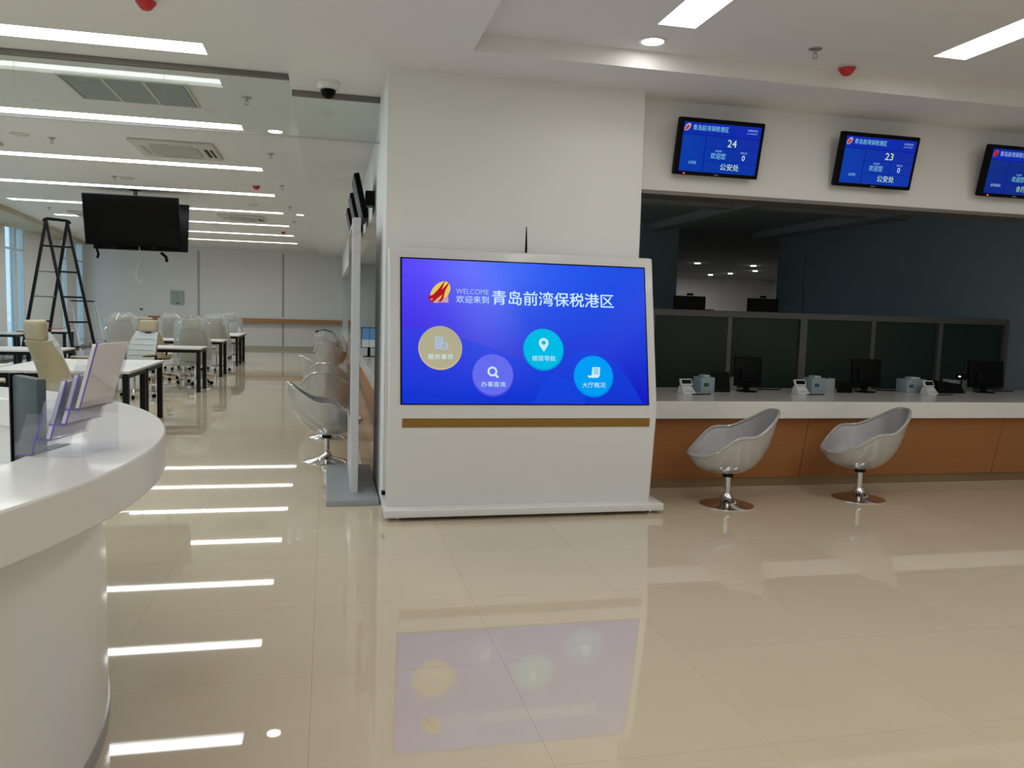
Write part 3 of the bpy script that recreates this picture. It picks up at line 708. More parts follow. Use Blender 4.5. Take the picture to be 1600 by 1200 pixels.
def tablet(x, y, w, h, rz, label):
    o = thing('desk_tablet', label, 'tablet', (x, y, 0.79), rz, 'dark leaning tablets on the service counter')
    M = Matrix.Rotation(R(-14), 4, 'X')
    MB().rbox(-w/2, w/2, -0.008, 0.012, 0.0, h, 0.006, 2, M).build('case', 'black_plastic', o, smooth=True)
    MB().box(-w/2+0.012, w/2-0.012, -0.0095, -0.008, 0.012, h-0.012, M).build('display', 'black_gloss', o)
    MB().bar((0, 0.02, h*0.6), (0, 0.12, 0.004), 0.05, 0.006).build('prop', 'black_plastic', o)
MONX = [(4.03, 7.16, 0.275, 0.29), (5.37, 7.18, 0.315, 0.285), (6.86, 7.22, 0.40, 0.285)]
labs = ['black monitor nearest the kiosk on the counter', 'black monitor in the middle of the counter', 'wide black monitor at right end of the counter']
for (x, y, w, h), l in zip(MONX, labs): monitor(x, y, 0.79, w, h, R(-6), l, 4, 0.055)
card_reader(3.28, 6.93, R(8), 'white card reader on the counter beside the kiosk edge')
card_reader(4.50, 6.97, R(8), 'white card reader on counter left of the middle monitor')
card_reader(5.99, 7.00, R(8), 'white card reader on counter left of the widest monitor')
side_box(3.55, 7.13, 0.15, 0.145, R(4), 'blue-grey upright device right of the card reader beside the kiosk')
side_box(4.78, 7.18, 0.17, 0.145, R(4), 'blue-grey upright device left of the middle monitor')
side_box(5.94, 7.21, 0.25, 0.14, R(2), 'blue-grey device behind the right-hand card reader')
tablet(3.72, 7.10, 0.18, 0.20, R(-8), 'tall dark tablet leaning left of the first monitor')
tablet(5.08, 7.10, 0.155, 0.115, R(-8), 'small dark tablet leaning left of the middle monitor')
o = thing('document_scanner', 'low black scanner between card reader and widest monitor', 'scanner', (6.38, 7.20, 0.79))
MB().add([(-0.19,-0.10,0),(0.13,-0.10,0),(0.13,0.14,0),(-0.19,0.14,0),(-0.19,-0.06,0.13),(0.11,-0.06,0.095),(0.11,0.14,0.095),(-0.19,0.14,0.13)], [(0,3,2,1),(4,5,6,7),(0,1,5,4),(1,2,6,5),(2,3,7,6),(3,0,4,7)]).build('body', 'black_plastic', o, bevel=0.008)
MB().box(-0.15, 0.08, -0.055, -0.045, 0.03, 0.05).build('paper_slot', 'screen_grey', o)
o = thing('desk_webcam', 'slim black desk camera with tiny white light by widest monitor', 'camera', (6.57, 7.24, 0.79))
MB().lathe([(0.05, 0), (0.05, 0.01), (0.012, 0.014)], 16).build('foot', 'black_plastic', o, smooth=True)
MB().tube([(0, 0, 0.01), (0.01, 0, 0.10), (0.0, 0, 0.14)], 0.008, 8).build('neck', 'black_plastic', o, smooth=True)
MB().rbox(-0.05, 0.06, -0.02, 0.02, 0.13, 0.20, 0.01, 2).build('head', 'black_plastic', o, smooth=True)
MB().lathe([(0.011, 0), (0.011, 0.01)], 12).build('status_light', 'led_white', o); o.children[-1].location = (-0.045, -0.028, 0.165)
for x, y, w, l in ((3.92, 7.45, 0.26, 'pale paper tray behind the first monitor'), (5.02, 7.45, 0.30, 'pale paper tray behind the middle tablet'), (6.75, 7.48, 0.30, 'pale paper tray behind the widest monitor')):
    o = thing('paper_tray', l, 'paper tray', (x, y, 0.79), 0, 'paper trays on the service counter')
    MB().box(-w/2, w/2, -0.05, 0.05, 0, 0.012).box(-w/2, -w/2+0.008, -0.05, 0.05, 0.012, 0.12).box(w/2-0.008, w/2, -0.05, 0.05, 0.012, 0.12).box(-w/2+0.008, w/2-0.008, -0.05, -0.042, 0.012, 0.115).build('tray_body', 'device_paper', o)
    MB().box(-w/2+0.015, w/2-0.015, -0.035, 0.045, 0.0125, 0.10).build('papers', 'paper_white', o)
for x, l in ((4.25, 'thin black cable loop by the first monitor'), (5.62, 'thin black cable loop by the middle monitor'), (7.1, 'thin black cable loop by the widest monitor')):
    tag(MB().tube([(x+0.0, 7.36, 0.796), (x+0.05, 7.33, 0.80), (x+0.1, 7.34, 0.796), (x+0.2, 7.30, 0.80), (x+0.3, 7.40, 0.796)], 0.006, 6).build('cable', 'black_plastic', smooth=True), l, 'cable', 'cables on the service counter')

# ---- dark back office behind the counter
struct(MB().box(2.55, 18.0, 6.6, 30.4, -0.12, -0.002).build('floor_back_office', 'dark_carpet'))
bo = MB().box(2.38, XR+0.2, 6.42, 13.86, 3.12, 3.2).box(XR-2.4, 18.0, 13.86, 30.4, 3.12, 3.2)
struct(bo.build('ceiling_back_office', 'dark_ceiling'))
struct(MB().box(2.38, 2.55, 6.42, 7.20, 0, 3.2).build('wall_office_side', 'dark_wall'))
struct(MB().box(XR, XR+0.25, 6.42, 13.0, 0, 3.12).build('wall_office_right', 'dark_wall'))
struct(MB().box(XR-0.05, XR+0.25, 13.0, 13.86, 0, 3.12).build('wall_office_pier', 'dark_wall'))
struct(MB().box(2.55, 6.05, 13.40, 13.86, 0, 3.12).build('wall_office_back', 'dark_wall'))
for k, (x0, x1, y0, y1) in enumerate(((5.5, 5.75, 6.44, 13.4), (7.74, 8.0, 6.44, 13.86))):
    struct(MB().box(x0, x1, y0, y1, 3.0, 3.12).build('trim_%d' % (10+k), 'dark_ceiling'))
struct(MB().box(2.55, XR, 10.4, 10.65, 3.03, 3.12).build('trim_12', 'dark_ceiling'))
# lit room beyond the opening
struct(MB().box(4.5, 18.0, 30.2, 30.4, 0, 3.12).build('wall_beyond', 'white_paint'))
struct(MB().box(17.9, 18.0, 13.86, 30.2, 0, 3.12).build('wall_beyond_right', 'white_paint'))
struct(MB().box(XR+0.25, 18.0, 13.76, 13.86, 0, 3.12).build('wall_beyond_near', 'white_paint'))
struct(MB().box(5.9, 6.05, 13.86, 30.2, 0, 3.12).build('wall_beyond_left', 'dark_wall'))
for x, y, l in ((10.72, 22.32, 'largest bright spot lamp in the far room behind the counter'), (12.56, 22.34, 'upper right small spot lamp in the far room'), (13.946, 24.67, 'lower right small spot lamp in the far room'), (14.1, 26.67, 'middle small spot lamp in the far room'), (13.98, 27.98, 'lower left small spot lamp in the far room')):
    o = thing('spot_lamp', l, 'downlight', (x, y, 3.12), 0, 'spot lamps in the far room')
    MB().lathe([(0.10, 0.0), (0.10, -0.008), (0.08, -0.01)], 20).build('trim_ring', 'lacquer_white', o)
    MB().prism(ngon(20, 0.078), -0.013, -0.0105).build('lamp_disc', 'lamp_far', o)
# glazed partition
P = thing('glazed_partition', 'low dark partition with grey posts and green-black panels behind the counter', 'partition', (0, 8.5, 0))
MB().box(2.56, 8.33, -0.035, 0.035, 1.515, 1.588).build('top_rail', 'partition_frame', P, bevel=0.004)
MB().box(2.56, 8.33, -0.03, 0.03, 0.0, 0.10).build('bottom_rail', 'partition_frame', P)
px = [2.58, 3.56, 4.51, 5.46, 6.40, 7.345, 8.31]
for k, x in enumerate(px):
    w = 0.045 if k == 3 else 0.027
    MB().box(x-w, x+w, -0.03, 0.03, 0.10, 1.515).build('post', 'partition_frame', P)
for a, b in zip(px, px[1:]):
    MB().box(a+0.046, b-0.046, -0.008, 0.008, 0.10, 1.515).build('panel', 'frosted_green', P)
sh = thing('storage_cabinet', 'low dark storage cabinet hidden behind the glazed partition', 'cabinet', (4.5, 9.45, 0))
MB().box(-1.2, 1.3, -0.25, 0.25, 0, 1.25).build('body', 'dark_wall', sh); MB().box(-1.22, 1.32, -0.27, 0.27, 1.25, 1.28).build('top', 'partition_frame', sh)
for x, l in ((4.455, 'black monitor with camera on top above the partition, nearer the kiosk'), (5.475, 'black monitor with camera on top above the partition, by the dark pier')):
    o = monitor(x, 9.45, 1.28, 0.43, 0.36, PI, l, 0, 0.13, 'monitors above the partition')
    MB().rbox(-0.04, 0.04, -0.015, 0.02, 0.495, 0.525, 0.006, 2).build('webcam', 'black_plastic', o)
    MB().box(-0.34, -0.215, -0.01, 0.0, 0.27, 0.33).build('side_bracket', 'black_metal', o)

# ================================================================== EGG CHAIRS
def interp(tab, x):
    """smooth curve through the table, level at both ends"""
    n = len(tab)
    def slope(i):
        if i == 0 or i == n-1: return 0.0
        return (tab[i+1][1]-tab[i-1][1])/(tab[i+1][0]-tab[i-1][0])
    for i in range(n-1):
        (p, f), (q, g) = tab[i], tab[i+1]
        if x <= q:
            h = q-p; t = (x-p)/h
            return (2*t**3-3*t*t+1)*f+(t**3-2*t*t+t)*h*slope(i)+(3*t*t-2*t**3)*g+(t**3-t*t)*h*slope(i+1)
    return tab[-1][1]
ZR = [(0, 0.415), (35, 0.425), (60, 0.49), (86, 0.585), (115, 0.605), (142, 0.685), (165, 0.765), (180, 0.775)]
RR = [(0, 0.315), (45, 0.305), (90, 0.32), (130, 0.335), (160, 0.38), (180, 0.40)]
def egg_chair(label):
    t = thing('egg_chair', label, 'chair')
    n = 56
    def rim(a):
        d = abs((math.degrees(a)+180) % 360-180); return interp(RR, d), interp(ZR, d)
    def ring(mb, fr_z0, sc, off, prof):
        base = len(mb.v)
        for (h, v) in prof:
            for k in range(n):
                a = 2*PI*k/n; rr, zr = rim(a)
                mb.v.append((rr*h*sc*math.cos(a)+0.02, rr*h*sc*math.sin(a), fr_z0+(zr-off-fr_z0)*v))
        for i in range(len(prof)-1):
            for k in range(n): mb.f.append([base+i*n+k, base+i*n+(k+1) % n, base+(i+1)*n+(k+1) % n, base+(i+1)*n+k])
        return base
    po = [(0.10, 0.0), (0.28, 0.02), (0.46, 0.08), (0.63, 0.19), (0.77, 0.34), (0.88, 0.54), (0.95, 0.76), (1.0, 1.0)]
    pi_ = [(0.97, 1.0), (0.92, 0.86), (0.86, 0.62), (0.76, 0.36), (0.62, 0.20), (0.40, 0.13), (0.15, 0.12), (0.01, 0.12)]
    mb = MB(); b = ring(mb, 0.262, 1, 0, po); mb.f.append([b+k for k in range(n)][::-1])
    mb.build('shell', 'pearl_shell', t, smooth=True)
    mb = MB(); ring(mb, 0.285, 1, 0.004, pi_); mb.f.append([len(mb.v)-n+k for k in range(n)])
    mb.build('upholstery', 'pearl_lining', t, smooth=True)
    pts = []
    for k in range(n+1):
        a = 2*PI*k/n; rr, zr = rim(a); pts.append((rr*0.985*math.cos(a)+0.02, rr*0.985*math.sin(a), zr-0.002))
    MB().tube(pts, 0.014, 8, False).build('rim_piping', 'pearl_shell', t, smooth=True)
    MB().tube([(0, 0, 0.232), (0, 0, 0.268)], 0.045, 20).build('seat_collar', 'black_metal', t, smooth=True)
    MB().tube([(0, 0, 0.09), (0, 0, 0.235)], 0.024, 20).build('column', 'chrome', t, smooth=True)
    MB().lathe([(0.215, 0.0), (0.215, 0.006), (0.19, 0.014), (0.12, 0.03), (0.065, 0.05), (0.042, 0.075), (0.036, 0.095), (0.025, 0.098)], 40).build('base', 'chrome', t, smooth=True)
    return t
ec = egg_chair('pearl grey egg chair'); used = [False]
G = 'pearl grey egg chairs'
for x, y, rz, l in ((3.16, 5.84, 172, 'pearl grey egg chair at the counter, next to the kiosk'), (4.44, 5.93, 172, 'pearl grey egg chair at the counter, second from the kiosk'),
                    (0.005, 7.95, 5, 'pearl grey egg chair behind the thin standing display panel, nearest of its row'), (0.02, 9.45, 78, 'pearl egg chair second in the row behind the standing panel'), (0.06, 11.0, 75, 'pearl egg chair third in the row along the hall counter'),
                    (-0.06, 12.3, 30, 'pearl egg chair fourth in the row along the hall counter'), (0.08, 17.0, 70, 'pearl egg chair fifth in the row along the hall counter'), (0.0, 21.5, 40, 'pearl egg chair wrapped in white film, farthest along the hall counter')):
    last = place(ec, used, (x, y, 0), R(rz), l, G)
fb = MB()
fb.sheet(lambda u, v: ((0.02+(0.40+0.03*math.sin(9*u*PI))*math.cos(2*PI*u)*(1-0.35*v), (0.40+0.03*math.cos(11*u*PI))*math.sin(2*PI*u)*(1-0.35*v), 0.35+0.52*v+0.03*math.sin(14*u)), (math.cos(2*PI*u), math.sin(2*PI*u), 0.3)), 40, 8, 0.004)
fb.build('plastic_cover', 'plastic_film', last, smooth=True)
MB().tube([(-0.3, 0.1, 0.86), (0.0, 0.12, 0.90), (0.25, 0.1, 0.84), (0.36, 0.05, 0.70), (0.40, 0.0, 0.55)], 0.02, 8).build('dark_strap', 'black_plastic', last, smooth=True)

# ================================================================== STANDING DISPLAY PANEL next to the column
D = thing('standing_display_panel', 'tall thin grey standing panel on a flat base beside the column', 'display stand', (0, 0, 0))
MB().rbox(0.0, 0.395, 6.11, 7.55, 0.0, 0.045, 0.004, 2).build('base_plate', 'grey_metal', D)
MB().box(0.19, 0.245, 6.36, 7.50, 0.045, 2.19).build('panel', 'grey_side', D, bevel=0.003)
MB().box(0.182, 0.19, 6.44, 7.42, 0.62, 2.14).build('side_glass', 'display_glass', D)
MB().box(0.180, 0.1895, 6.37, 6.435, 0.55, 2.185).build('edge_trim', 'lacquer_white', D)

# ================================================================== HALL COUNTER beyond the column
H = thing('hall_counter', 'white topped counter running down the hall behind the column', 'counter', (0, 0, 0))
MB().box(0.475, 1.35, 7.6, 27.9, 0.65, 0.79).build('worktop', 'solid_surface', H, bevel=0.005)
for k in range(10):
    a = 7.62+k*2.02
    MB().box(0.62, 0.66, a, a+2.0, 0.085, 0.65).build('wood_panel', WOOD, H)
MB().box(0.68, 0.72, 7.62, 27.8, 0.0, 0.085).build('plinth', 'plinth_bronze', H)
o = thing('counter_display', 'small framed display with blue picture on the hall counter', 'display', (0.60, 12.0, 0.79))
MB().box(-0.115, 0.115, -0.02, 0.02, 0.13, 0.43).build('housing', 'black_plastic', o)
MB().box(-0.105, 0.0, -0.023, -0.02, 0.25, 0.42).box(0.006, 0.100, -0.023, -0.02, 0.25, 0.42).build('picture_top', 'picture_blue', o)
MB().box(-0.105, 0.0, -0.023, -0.02, 0.14, 0.25).box(0.006, 0.100, -0.023, -0.02, 0.14, 0.25).build('picture_bottom', 'picture_pale', o)
MB().box(-0.02, 0.02, 0.0, 0.02, 0.01, 0.13).box(-0.08, 0.08, -0.06, 0.06, 0, 0.01).build('stand', 'black_plastic', o)
# tilted screens on the hall fascia
def hall_screen(y, label, lit):
    o = thing('hall_screen', label, 'screen', (0.40, y, 2.42), 0, 'black screens on the hall fascia')
    M = Matrix.Rotation(R(-13), 4, 'Y')
    MB().rbox(-0.055, 0.0, -0.37, 0.37, 0.0, 0.45, 0.01, 3, M).build('housing', 'black_plastic', o, smooth=True)
    MB().box(-0.058, -0.055, -0.335, 0.335, 0.035, 0.42, M).build('display', 'screen_grey', o)
    MB().box(-0.02, 0.069, -0.10, 0.10, 0.15, 0.30).build('wall_bracket', 'black_metal', o)
    if lit: MB().box(-0.03, -0.02, -0.378, -0.371, 0.10, 0.115, M).build('standby_light', 'led_red', o)
hall_screen(8.75, 'black wall screen on hall fascia, nearest the column', False)
hall_screen(10.2, 'black wall screen on hall fascia with a tiny orange light', True)
hall_screen(11.7, 'black wall screen on hall fascia, farthest of the three', False)

# ================================================================== HANGING SCREENS in the hall
o = thing('hanging_screens', 'pair of large black screens back to back on a ceiling pole', 'screens', (-3.13, 14.68, 0))
MB().tube([(0, 0.0, 3.15), (0, 0.0, ZH)], 0.03, 12).build('ceiling_pole', 'black_metal', o, smooth=True)
MB().lathe([(0.09, ZH-0.012), (0.09, ZH)], 20).build('ceiling_flange', 'black_metal', o)
for s, dx, dz, rz in ((-1, -0.02, 0.0, 0), (1, 0.07, -0.06, 0)):
    M = Matrix.Translation((dx, s*0.05, 2.42+dz)) @ Matrix.Rotation(s*R(-13) if False else R(13)*(1 if s < 0 else -1), 4, 'X') @ Matrix.Identity(4)
    w, h = 1.47, 0.83
    MB().rbox(-w/2, w/2, -0.03, 0.03, 0, h, 0.008, 2, M).build('housing', 'black_plastic', o, smooth=True)
    ys = -0.0315 if s < 0 else 0.0300
    MB().box(-w/2+0.015, w/2-0.015, ys, ys+0.0015, 0.02, h-0.015, M).build('display', 'black_gloss', o)
MB().box(-0.22, 0.22, -0.10, 0.10, 2.55, 2.66).build('mount_arm', 'black_metal', o)
for x in (-0.32, 0.30): MB().rbox(x-0.05, x+0.05, -0.12, -0.06, 2.385, 2.42, 0.008, 2).build('speaker_bump', 'black_plastic', o)
for pts, r, l in (([(-3.72, 14.68, 2.42), (-3.73, 14.67, 2.34), (-3.71, 14.68, 2.27), (-3.73, 14.68, 2.20)], 0.02, 'short dark cable end hanging at left below the black screens'),
                  ([(-3.08, 14.68, 2.42), (-3.06, 14.68, 2.2), (-3.14, 14.68, 2.0), (-3.12, 14.68, 1.85), (-3.04, 14.68, 1.82)], 0.008, 'long thin grey cable dangling below the black screens'),
                  ([(-2.74, 14.68, 2.33), (-2.72, 14.68, 2.31), (-2.66, 14.67, 2.26), (-2.65, 14.68, 2.18)], 0.025, 'short thick dark cable hanging at right below the black screens')):
    tag(MB().tube(pts, r, 8).build('hanging_cable', 'cable_grey' if r < 0.01 else 'black_plastic', smooth=True), l, 'cable', 'cables below the hanging screens')

# ================================================================== STEP LADDER
o = thing('step_ladder', 'tall black double step ladder standing open by the windows', 'ladder', (-4.71, 16.0, 0))
H0 = 2.89
def ladder_side(sgn, name):
    # sgn -1: frame leaning out to the left, +1: to the right
    tops = [Vector((-0.15, -0.10, H0)), Vector((0.13, 0.12, H0))]
    foot = [Vector((-0.15+sgn*0.515, -0.10-0.06, 0.0)), Vector((0.13+sgn*0.515, 0.12+0.10, 0.0))]
    for a, b in zip(tops, foot): MB().bar(a, b, 0.045, 0.045).build('stile', 'ladder_black', o)
    for k in range(1, 7):
        t = 0.155*k; p = tops[0].lerp(foot[0], t); q = tops[1].lerp(foot[1], t)
        MB().tube([p, q], 0.018, 8).build('rung', 'ladder_worn' if (sgn < 0 and k in (2, 3)) else 'ladder_black', o, smooth=True)
ladder_side(-1, 'a'); ladder_side(1, 'b')
MB().tube([(-0.19, -0.11, H0-0.03), (-0.17, -0.105, H0+0.01), (-0.13, -0.09, H0+0.025), (0.11, 0.11, H0+0.025), (0.15, 0.125, H0+0.01), (0.17, 0.13, H0-0.03)], 0.028, 8).build('top_bar', 'ladder_black', o, smooth=True)
MB().tube([(-0.40, -0.1, 1.05), (-0.2, -0.1, 0.98), (0.05, -0.1, 0.97), (0.25, -0.1, 1.05)], 0.006, 6).build('safety_cord', 'paper_red', o, smooth=True)

# leaning easel frame by the windows
o = thing('leaning_frame', 'grey metal frame leaning near the windows behind the ladder', 'frame', (-6.5, 23.7, 0))
for a, b in (((-0.28, 0.3, 1.47), (0.12, -0.25, 0.0)), ((0.31, 0.3, 1.47), (0.75, -0.25, 0.0)), ((0.08, 0.3, 1.47), (0.45, -0.25, 0.0))):
    MB().bar(a, b, 0.035, 0.035).build('upright', 'grey_metal', o)
MB().bar((-0.30, 0.3, 1.47), (0.33, 0.3, 1.47), 0.035, 0.035).build('cross_bar', 'black_metal', o)
MB().bar((0.02, -0.07, 0.45), (0.63, -0.07, 0.45), 0.03, 0.03).build('cross_bar', 'grey_metal', o)

# ================================================================== DESKS
def desk(x0, x1, y0, y1, label, group='white topped desks in the hall'):
    o = thing('office_desk', label, 'desk', ((x0+x1)/2, (y0+y1)/2, 0), 0, group); hx, hy = abs(x1-x0)/2, (y1-y0)/2
    MB().box(-hx, hx, -hy, hy, 0.722, 0.75).build('top', 'desk_white', o, bevel=0.003)
    i = 0.02
    MB().box(-hx+i, hx-i, -hy+i, -hy+i+0.04, 0.67, 0.722).box(-hx+i, hx-i, hy-i-0.04, hy-i, 0.67, 0.722).box(-hx+i, -hx+i+0.04, -hy+i+0.04, hy-i-0.04, 0.67, 0.722).box(hx-i-0.04, hx-i, -hy+i+0.04, hy-i-0.04, 0.67, 0.722).build('rail_frame', 'black_metal', o)
    me = MB().box(-0.03, 0.03, -0.03, 0.03, 0, 0.70).mesh('leg', 'black_metal')
    for sx in (-1, 1):
        for sy in (-1, 1):
            l = link('leg', me, o); l.location = (sx*(hx-0.052), sy*(hy-0.052), 0)
    return o
desk(-3.46, -2.06, 9.30, 10.22, 'white desk with black legs just behind the brochure holder')
desk(-3.46, -2.06, 10.25, 11.20, 'white desk back to back with the one behind the brochure holder')
desk(-4.95, -3.50, 9.30, 10.22, 'white desk at left photo edge behind the big beige chair')
desk(-3.46, -2.06, 14.32, 15.10, 'white desk in front of the film-wrapped beige chair')
desk(-5.30, -3.87, 13.0, 13.90, 'white desk in front of the step ladder')
desk(-3.48, -2.08, 17.40, 18.20, 'white desk third row back along the hall aisle')
desk(-3.50, -2.10, 20.62, 21.47, 'white desk in the last row, near half of the pair')
desk(-3.50, -2.10, 21.50, 22.35, 'white desk in the last row, far half of the pair')
desk(-7.5, -6.42, 19.0, 19.9, 'white desk against the windows at the left photo edge')
desk(-7.2, -6.1, 21.2, 21.9, 'white desk by the windows behind the step ladder')

# ================================================================== OFFICE CHAIRS
def office_chair():
    t = thing('office_chair', 'beige high-back office chair', 'chair')
    # seat front towards -Y, the back stands at +Y
    MB().rbox(-0.25, 0.25, -0.27, 0.22, 0.43, 0.52, 0.04, 4).build('seat', 'beige_leather', t, smooth=True)
    def back(off):
        def fn(u, v):
            w = (0.225+0.03*math.sin(PI*min(v*1.1, 1)))*(1-0.10*max(0, v-0.7)/0.3); x = (u-0.5)*2*w
            y = 0.20+0.17*v-0.06*math.sin(PI*v)+0.045*(1-(2*u-1)**2)-0.02
            return (x, y-off, 0.46+0.57*v), (0.35*(2*u-1), -1, 0.2)
        return fn
    MB().sheet(back(0), 10, 10, 0.055).build('backrest', 'beige_leather', t, smooth=True)
    MB().sheet(back(0.012), 10, 10, 0.02).build('back_cushion', 'grey_leather', t, smooth=True)
    for k in range(5):
        v = 0.2+0.15*k; p = [back(0.022)(u, v)[0] for u in (0.08, 0.3, 0.5, 0.7, 0.92)]
        MB().tube(p, 0.006, 6).build('stitched_rib', 'desk_white', t, smooth=True)
    M = Matrix.Translation((0, 0.365, 1.02)) @ Matrix.Rotation(R(-8), 4, 'X')
    MB().rbox(-0.16, 0.16, -0.04, 0.045, 0, 0.19, 0.035, 4, M).build('headrest', 'beige_leather', t, smooth=True)
    MB().bar((0, 0.37, 0.95), (0, 0.375, 1.06), 0.12, 0.02).build('headrest_bracket', 'black_metal', t)
    for s in (-1, 1):
        a = MB().tube([(s*0.27, 0.16, 0.50), (s*0.30, 0.14, 0.66), (s*0.30, -0.16, 0.67)], 0.02, 8).build('armrest', 'black_metal', t, smooth=True)
        MB().rbox(s*0.30-0.035, s*0.30+0.035, -0.18, 0.10, 0.665, 0.695, 0.012, 2).build('arm_pad', 'beige_leather', a, smooth=True)
    MB().tube([(0, 0, 0.10), (0, 0, 0.43)], 0.028, 12).build('gas_column', 'chrome', t, smooth=True)
    MB().box(-0.14, 0.14, -0.12, 0.12, 0.40, 0.432).build('tilt_mechanism', 'black_metal', t)
    sb = MB()
    for k in range(5):
        a = 2*PI*k/5+0.3; c, s_ = math.cos(a), math.sin(a)
        sb.bar((0.02*c, 0.02*s_, 0.12), (0.31*c, 0.31*s_, 0.075), 0.045, 0.03)
    sb.tube([(0, 0, 0.08), (0, 0, 0.14)], 0.045, 14)
    sb.build('star_base', 'chrome', t)
    cm = MB().tube([(-0.02, 0, 0), (0.02, 0, 0)], 0.03, 12).mesh('caster', 'black_plastic', True)
    for k in range(5):
        a = 2*PI*k/5+0.3; q = link('caster', cm, t); q.location = (0.31*math.cos(a), 0.31*math.sin(a), 0.031); q.rotation_euler = (0, 0, a+PI/2)
    return t
oc = office_chair(); oused = [False]
def film(parent, seed):
    rnd = random.Random(seed); ph = [rnd.uniform(0, 6) for _ in range(4)]
    def fn(u, v):
        a = 2*PI*u; top = 1-0.55*max(0, v-0.85)/0.15
        rx = (0.31+0.02*math.sin(7*a+ph[0])+0.015*math.sin(13*a+9*v+ph[1]))*top*(1+0.06*math.sin(6*v+ph[2])); ry = (0.17+0.02*math.sin(5*a+ph[3]))*top
        return (rx*math.cos(a), 0.30+0.10*v+ry*math.sin(a), 0.36+0.90*v+0.02*math.sin(9*a)), (math.cos(a), math.sin(a), 0.2)
    MB().sheet(fn, 48, 14, 0.003).build('plastic_cover', 'plastic_film', parent, smooth=True)
GC = 'beige high-back office chairs in the hall'
chairs = [(-2.47, 8.86, 135, 'big beige high-back chair seen from behind at left, without film', 0),
          (-3.42, 8.75, 200, 'beige chair back cut by the left photo edge', 0),
          (-3.55, 12.4, 80, 'beige chair turned sideways behind the brochure holder', 0),
          (-2.95, 13.55, -25, 'office chair with pale ribbed front turned to the camera', 0),
          (-2.38, 15.9, 178, 'beige chair back under clear film behind a desk, nearest the aisle', 1),
          (-3.15, 16.7, 150, 'beige chair with visible seat behind the ribbed-front chair', 0),
          (-2.45, 19.2, 185, 'chair loosely wrapped in white film, in the third row', 1),
          (-3.25, 19.4, 160, 'chair wrapped in white film beside the ladder-side desks, third row', 1),
          (-2.55, 23.6, 20, 'dark looking chair under loose white film at the last desk row', 1),
          (-4.3, 18.6, 200, 'film-wrapped chair standing alone left of the aisle chairs', 1)]
for i, (x, y, rz, l, fm) in enumerate(chairs):
    c = place(oc, oused, (x, y, 0), R(rz), l, GC)
    c['_f'] = fm
    if i == 0: c.scale = (1, 1, 1.07)
    else: c.scale = (1, 1, 1)
for c in [o for o in COL.objects if o.name.startswith('office_chair')]:
    if c.get('_f'): film(c, hash(c.name) % 97 if False else len(c.name)+int(c.location.y*10))
    if '_f' in c: del c['_f']

# ================================================================== RECEPTION DESK
RC = Vector((-2.703, 2.653, 0)); 
def ring_arc(r0, r1, z0, z1, a0, a1, n=96):
    mb = MB(); pr = []
    for k in range(n+1):
        a = a0+(a1-a0)*k/n; c, s = math.cos(a), math.sin(a)
        mb.v += [(r0*c, r0*s, z0), (r1*c, r1*s, z0), (r1*c, r1*s, z1), (r0*c, r0*s, z1)]
    for k in range(n):
        b = 4*k
        for i in range(4): mb.f.append([b+i, b+(i+1) % 4, b+4+(i+1) % 4, b+4+i])
    mb.f.append([0, 3, 2, 1]); e = 4*n; mb.f.append([e, e+1, e+2, e+3])
    return mb
o = thing('reception_desk', 'curved white reception desk with raised ledge at lower left', 'reception desk', RC)
A0, A1 = R(-140), R(140)
ring_arc(1.865, 2.18, 0.924, 1.05, A0, A1).build('ledge', 'solid_surface', o, smooth=True, bevel=0.006, fix=True)
ring_arc(1.88, 1.98, 0.0, 0.924, A0, A1).build('front_panel', 'solid_surface', o, smooth=True, fix=True)
ring_arc(1.20, 1.879, 0.71, 0.75, A0, A1).build('work_surface', 'solid_surface', o, smooth=True, fix=True)
ring_arc(1.975, 1.985, 0.0, 0.06, A0, A1).build('kick_strip', 'brushed_steel', o, smooth=True, fix=True)
for a in (-90, -45, 0, 45, 90):
    M = Matrix.Rotation(R(a), 4, 'Z'); MB().box(1.3, 1.87, -0.015, 0.015, 0, 0.71, M).build('support', 'solid_surface', o)
# monitor behind the ledge
o = thing('reception_monitor', 'dark monitor standing behind the brochure holder on reception desk', 'monitor', (-0.99, 2.91, 0.752), R(-52))
MB().lathe([(0.11, 0), (0.11, 0.012), (0.03, 0.018)], 24).build('stand_base', 'black_plastic', o, smooth=True)
MB().box(-0.03, 0.03, 0.0, 0.02, 0.01, 0.30).build('stand_neck', 'black_plastic', o)
M = Matrix.Translation((0.062, 0, 0.10)) @ Matrix.Rotation(R(0), 4, 'X')
MB().rbox(-0.052, 0.145, -0.015, 0.015, 0, 0.40, 0.006, 2, M).build('housing', 'screen_grey', o, smooth=True)
MB().box(-0.062, -0.050, -0.021, 0.021, -0.005, 0.405, M).build('side_bezel', 'black_plastic', o)
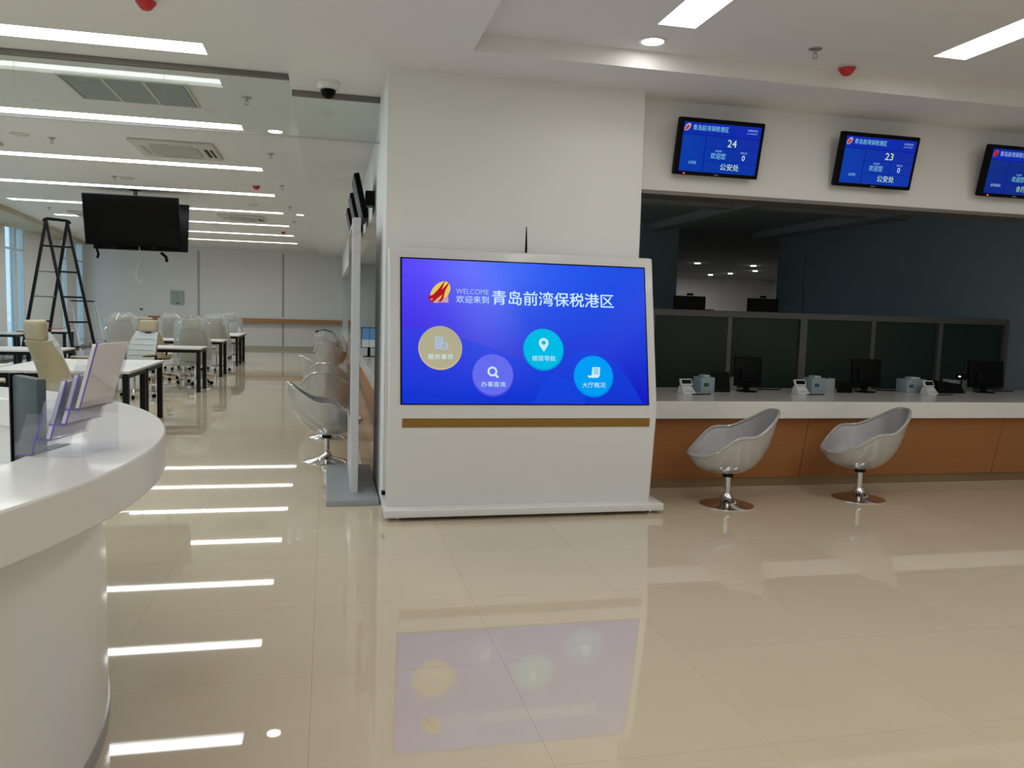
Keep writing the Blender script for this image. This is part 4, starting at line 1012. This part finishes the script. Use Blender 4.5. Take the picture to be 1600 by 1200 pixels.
# brochure holder: stepped clear pockets; local x = depth (front 0 -> back), local y = width
P0 = Vector((-0.87, 2.535, 1.05)); d = Vector((0.19, -0.045, 0)).normalized()
o = thing('brochure_holder', 'clear acrylic brochure holder with stepped pockets on the reception ledge', 'brochure holder', P0, math.atan2(d.y, d.x))
lean = math.tan(R(16)); W = 0.205
tiers = [(0.0, 0.0, 0.135), (0.055, 0.045, 0.185), (0.100, 0.090, 0.155), (0.140, 0.135, 0.205)]
for k, (x, z, h) in enumerate(tiers):
    t = 0.003
    def leaned(x0, x1, y0, y1, z0_, z1_):
        return MB().add([(x0+lean*z0_, y0, z+z0_), (x1+lean*z0_, y0, z+z0_), (x1+lean*z0_, y1, z+z0_), (x0+lean*z0_, y1, z+z0_), (x0+lean*z1_, y0, z+z1_), (x1+lean*z1_, y0, z+z1_), (x1+lean*z1_, y1, z+z1_), (x0+lean*z1_, y1, z+z1_)],
                        [(0,3,2,1),(4,5,6,7),(0,1,5,4),(1,2,6,5),(2,3,7,6),(3,0,4,7)])
    bp = leaned(x+0.045, x+0.045+t, 0, W, 0, h).build('back_plate', 'acrylic', o)
    leaned(x, x+t, 0, W, 0, h*0.62).build('pocket_front', 'acrylic', o)
    MB().box(x, x+0.048, -0.001, 0.003, z, z+0.003).build('edge_line', 'acrylic_edge', o)
    leaned(x+t, x+0.045, 0, t, 0, h*0.9).build('pocket_side', 'acrylic', o)
    leaned(x+t, x+0.045, W-t, W, 0, h*0.9).build('pocket_side', 'acrylic', o)
    MB().box(x, x+0.048, 0, W, z, z+t).build('pocket_floor', 'acrylic', o)
    leaned(x+0.045, x+0.0485, -0.0005, 0.003, 0, h*0.95).build('edge_line', 'acrylic_edge', o)
    if k:
        leaned(x+0.030, x+0.042, 0.008, W-0.008, 0.006, h*0.93).build('brochure_stack', ['', 'paper_purple', 'paper_purple', 'paper_beige'][k], o)
# arched top of the last plate
ar = MB(); prs = [(0.0, 0.0)]+[(W/2-W/2*math.cos(PI*i/16), 0.05*math.sin(PI*i/16)) for i in range(17)][1:-1]+[(W, 0.0)]
x, z, h = tiers[3]
ar.prism(prs, 0, 0.003, Matrix(((0, lean, 1, x+0.045+lean*h), (1, 0, 0, 0), (0, 1, 0, z+h), (0, 0, 0, 1)))); ar.build('arched_top', 'acrylic', o)
MB().box(0.195, 0.198, 0, W, 0, 0.16).build('support_plate', 'acrylic', o)
MB().box(0.0, 0.195, 0, 0.003, 0, 0.04).build('side_foot', 'acrylic', o)
MB().box(0.15, 0.165, 0.06, 0.10, 0.20, 0.225).build('red_mark', 'paper_red', o)
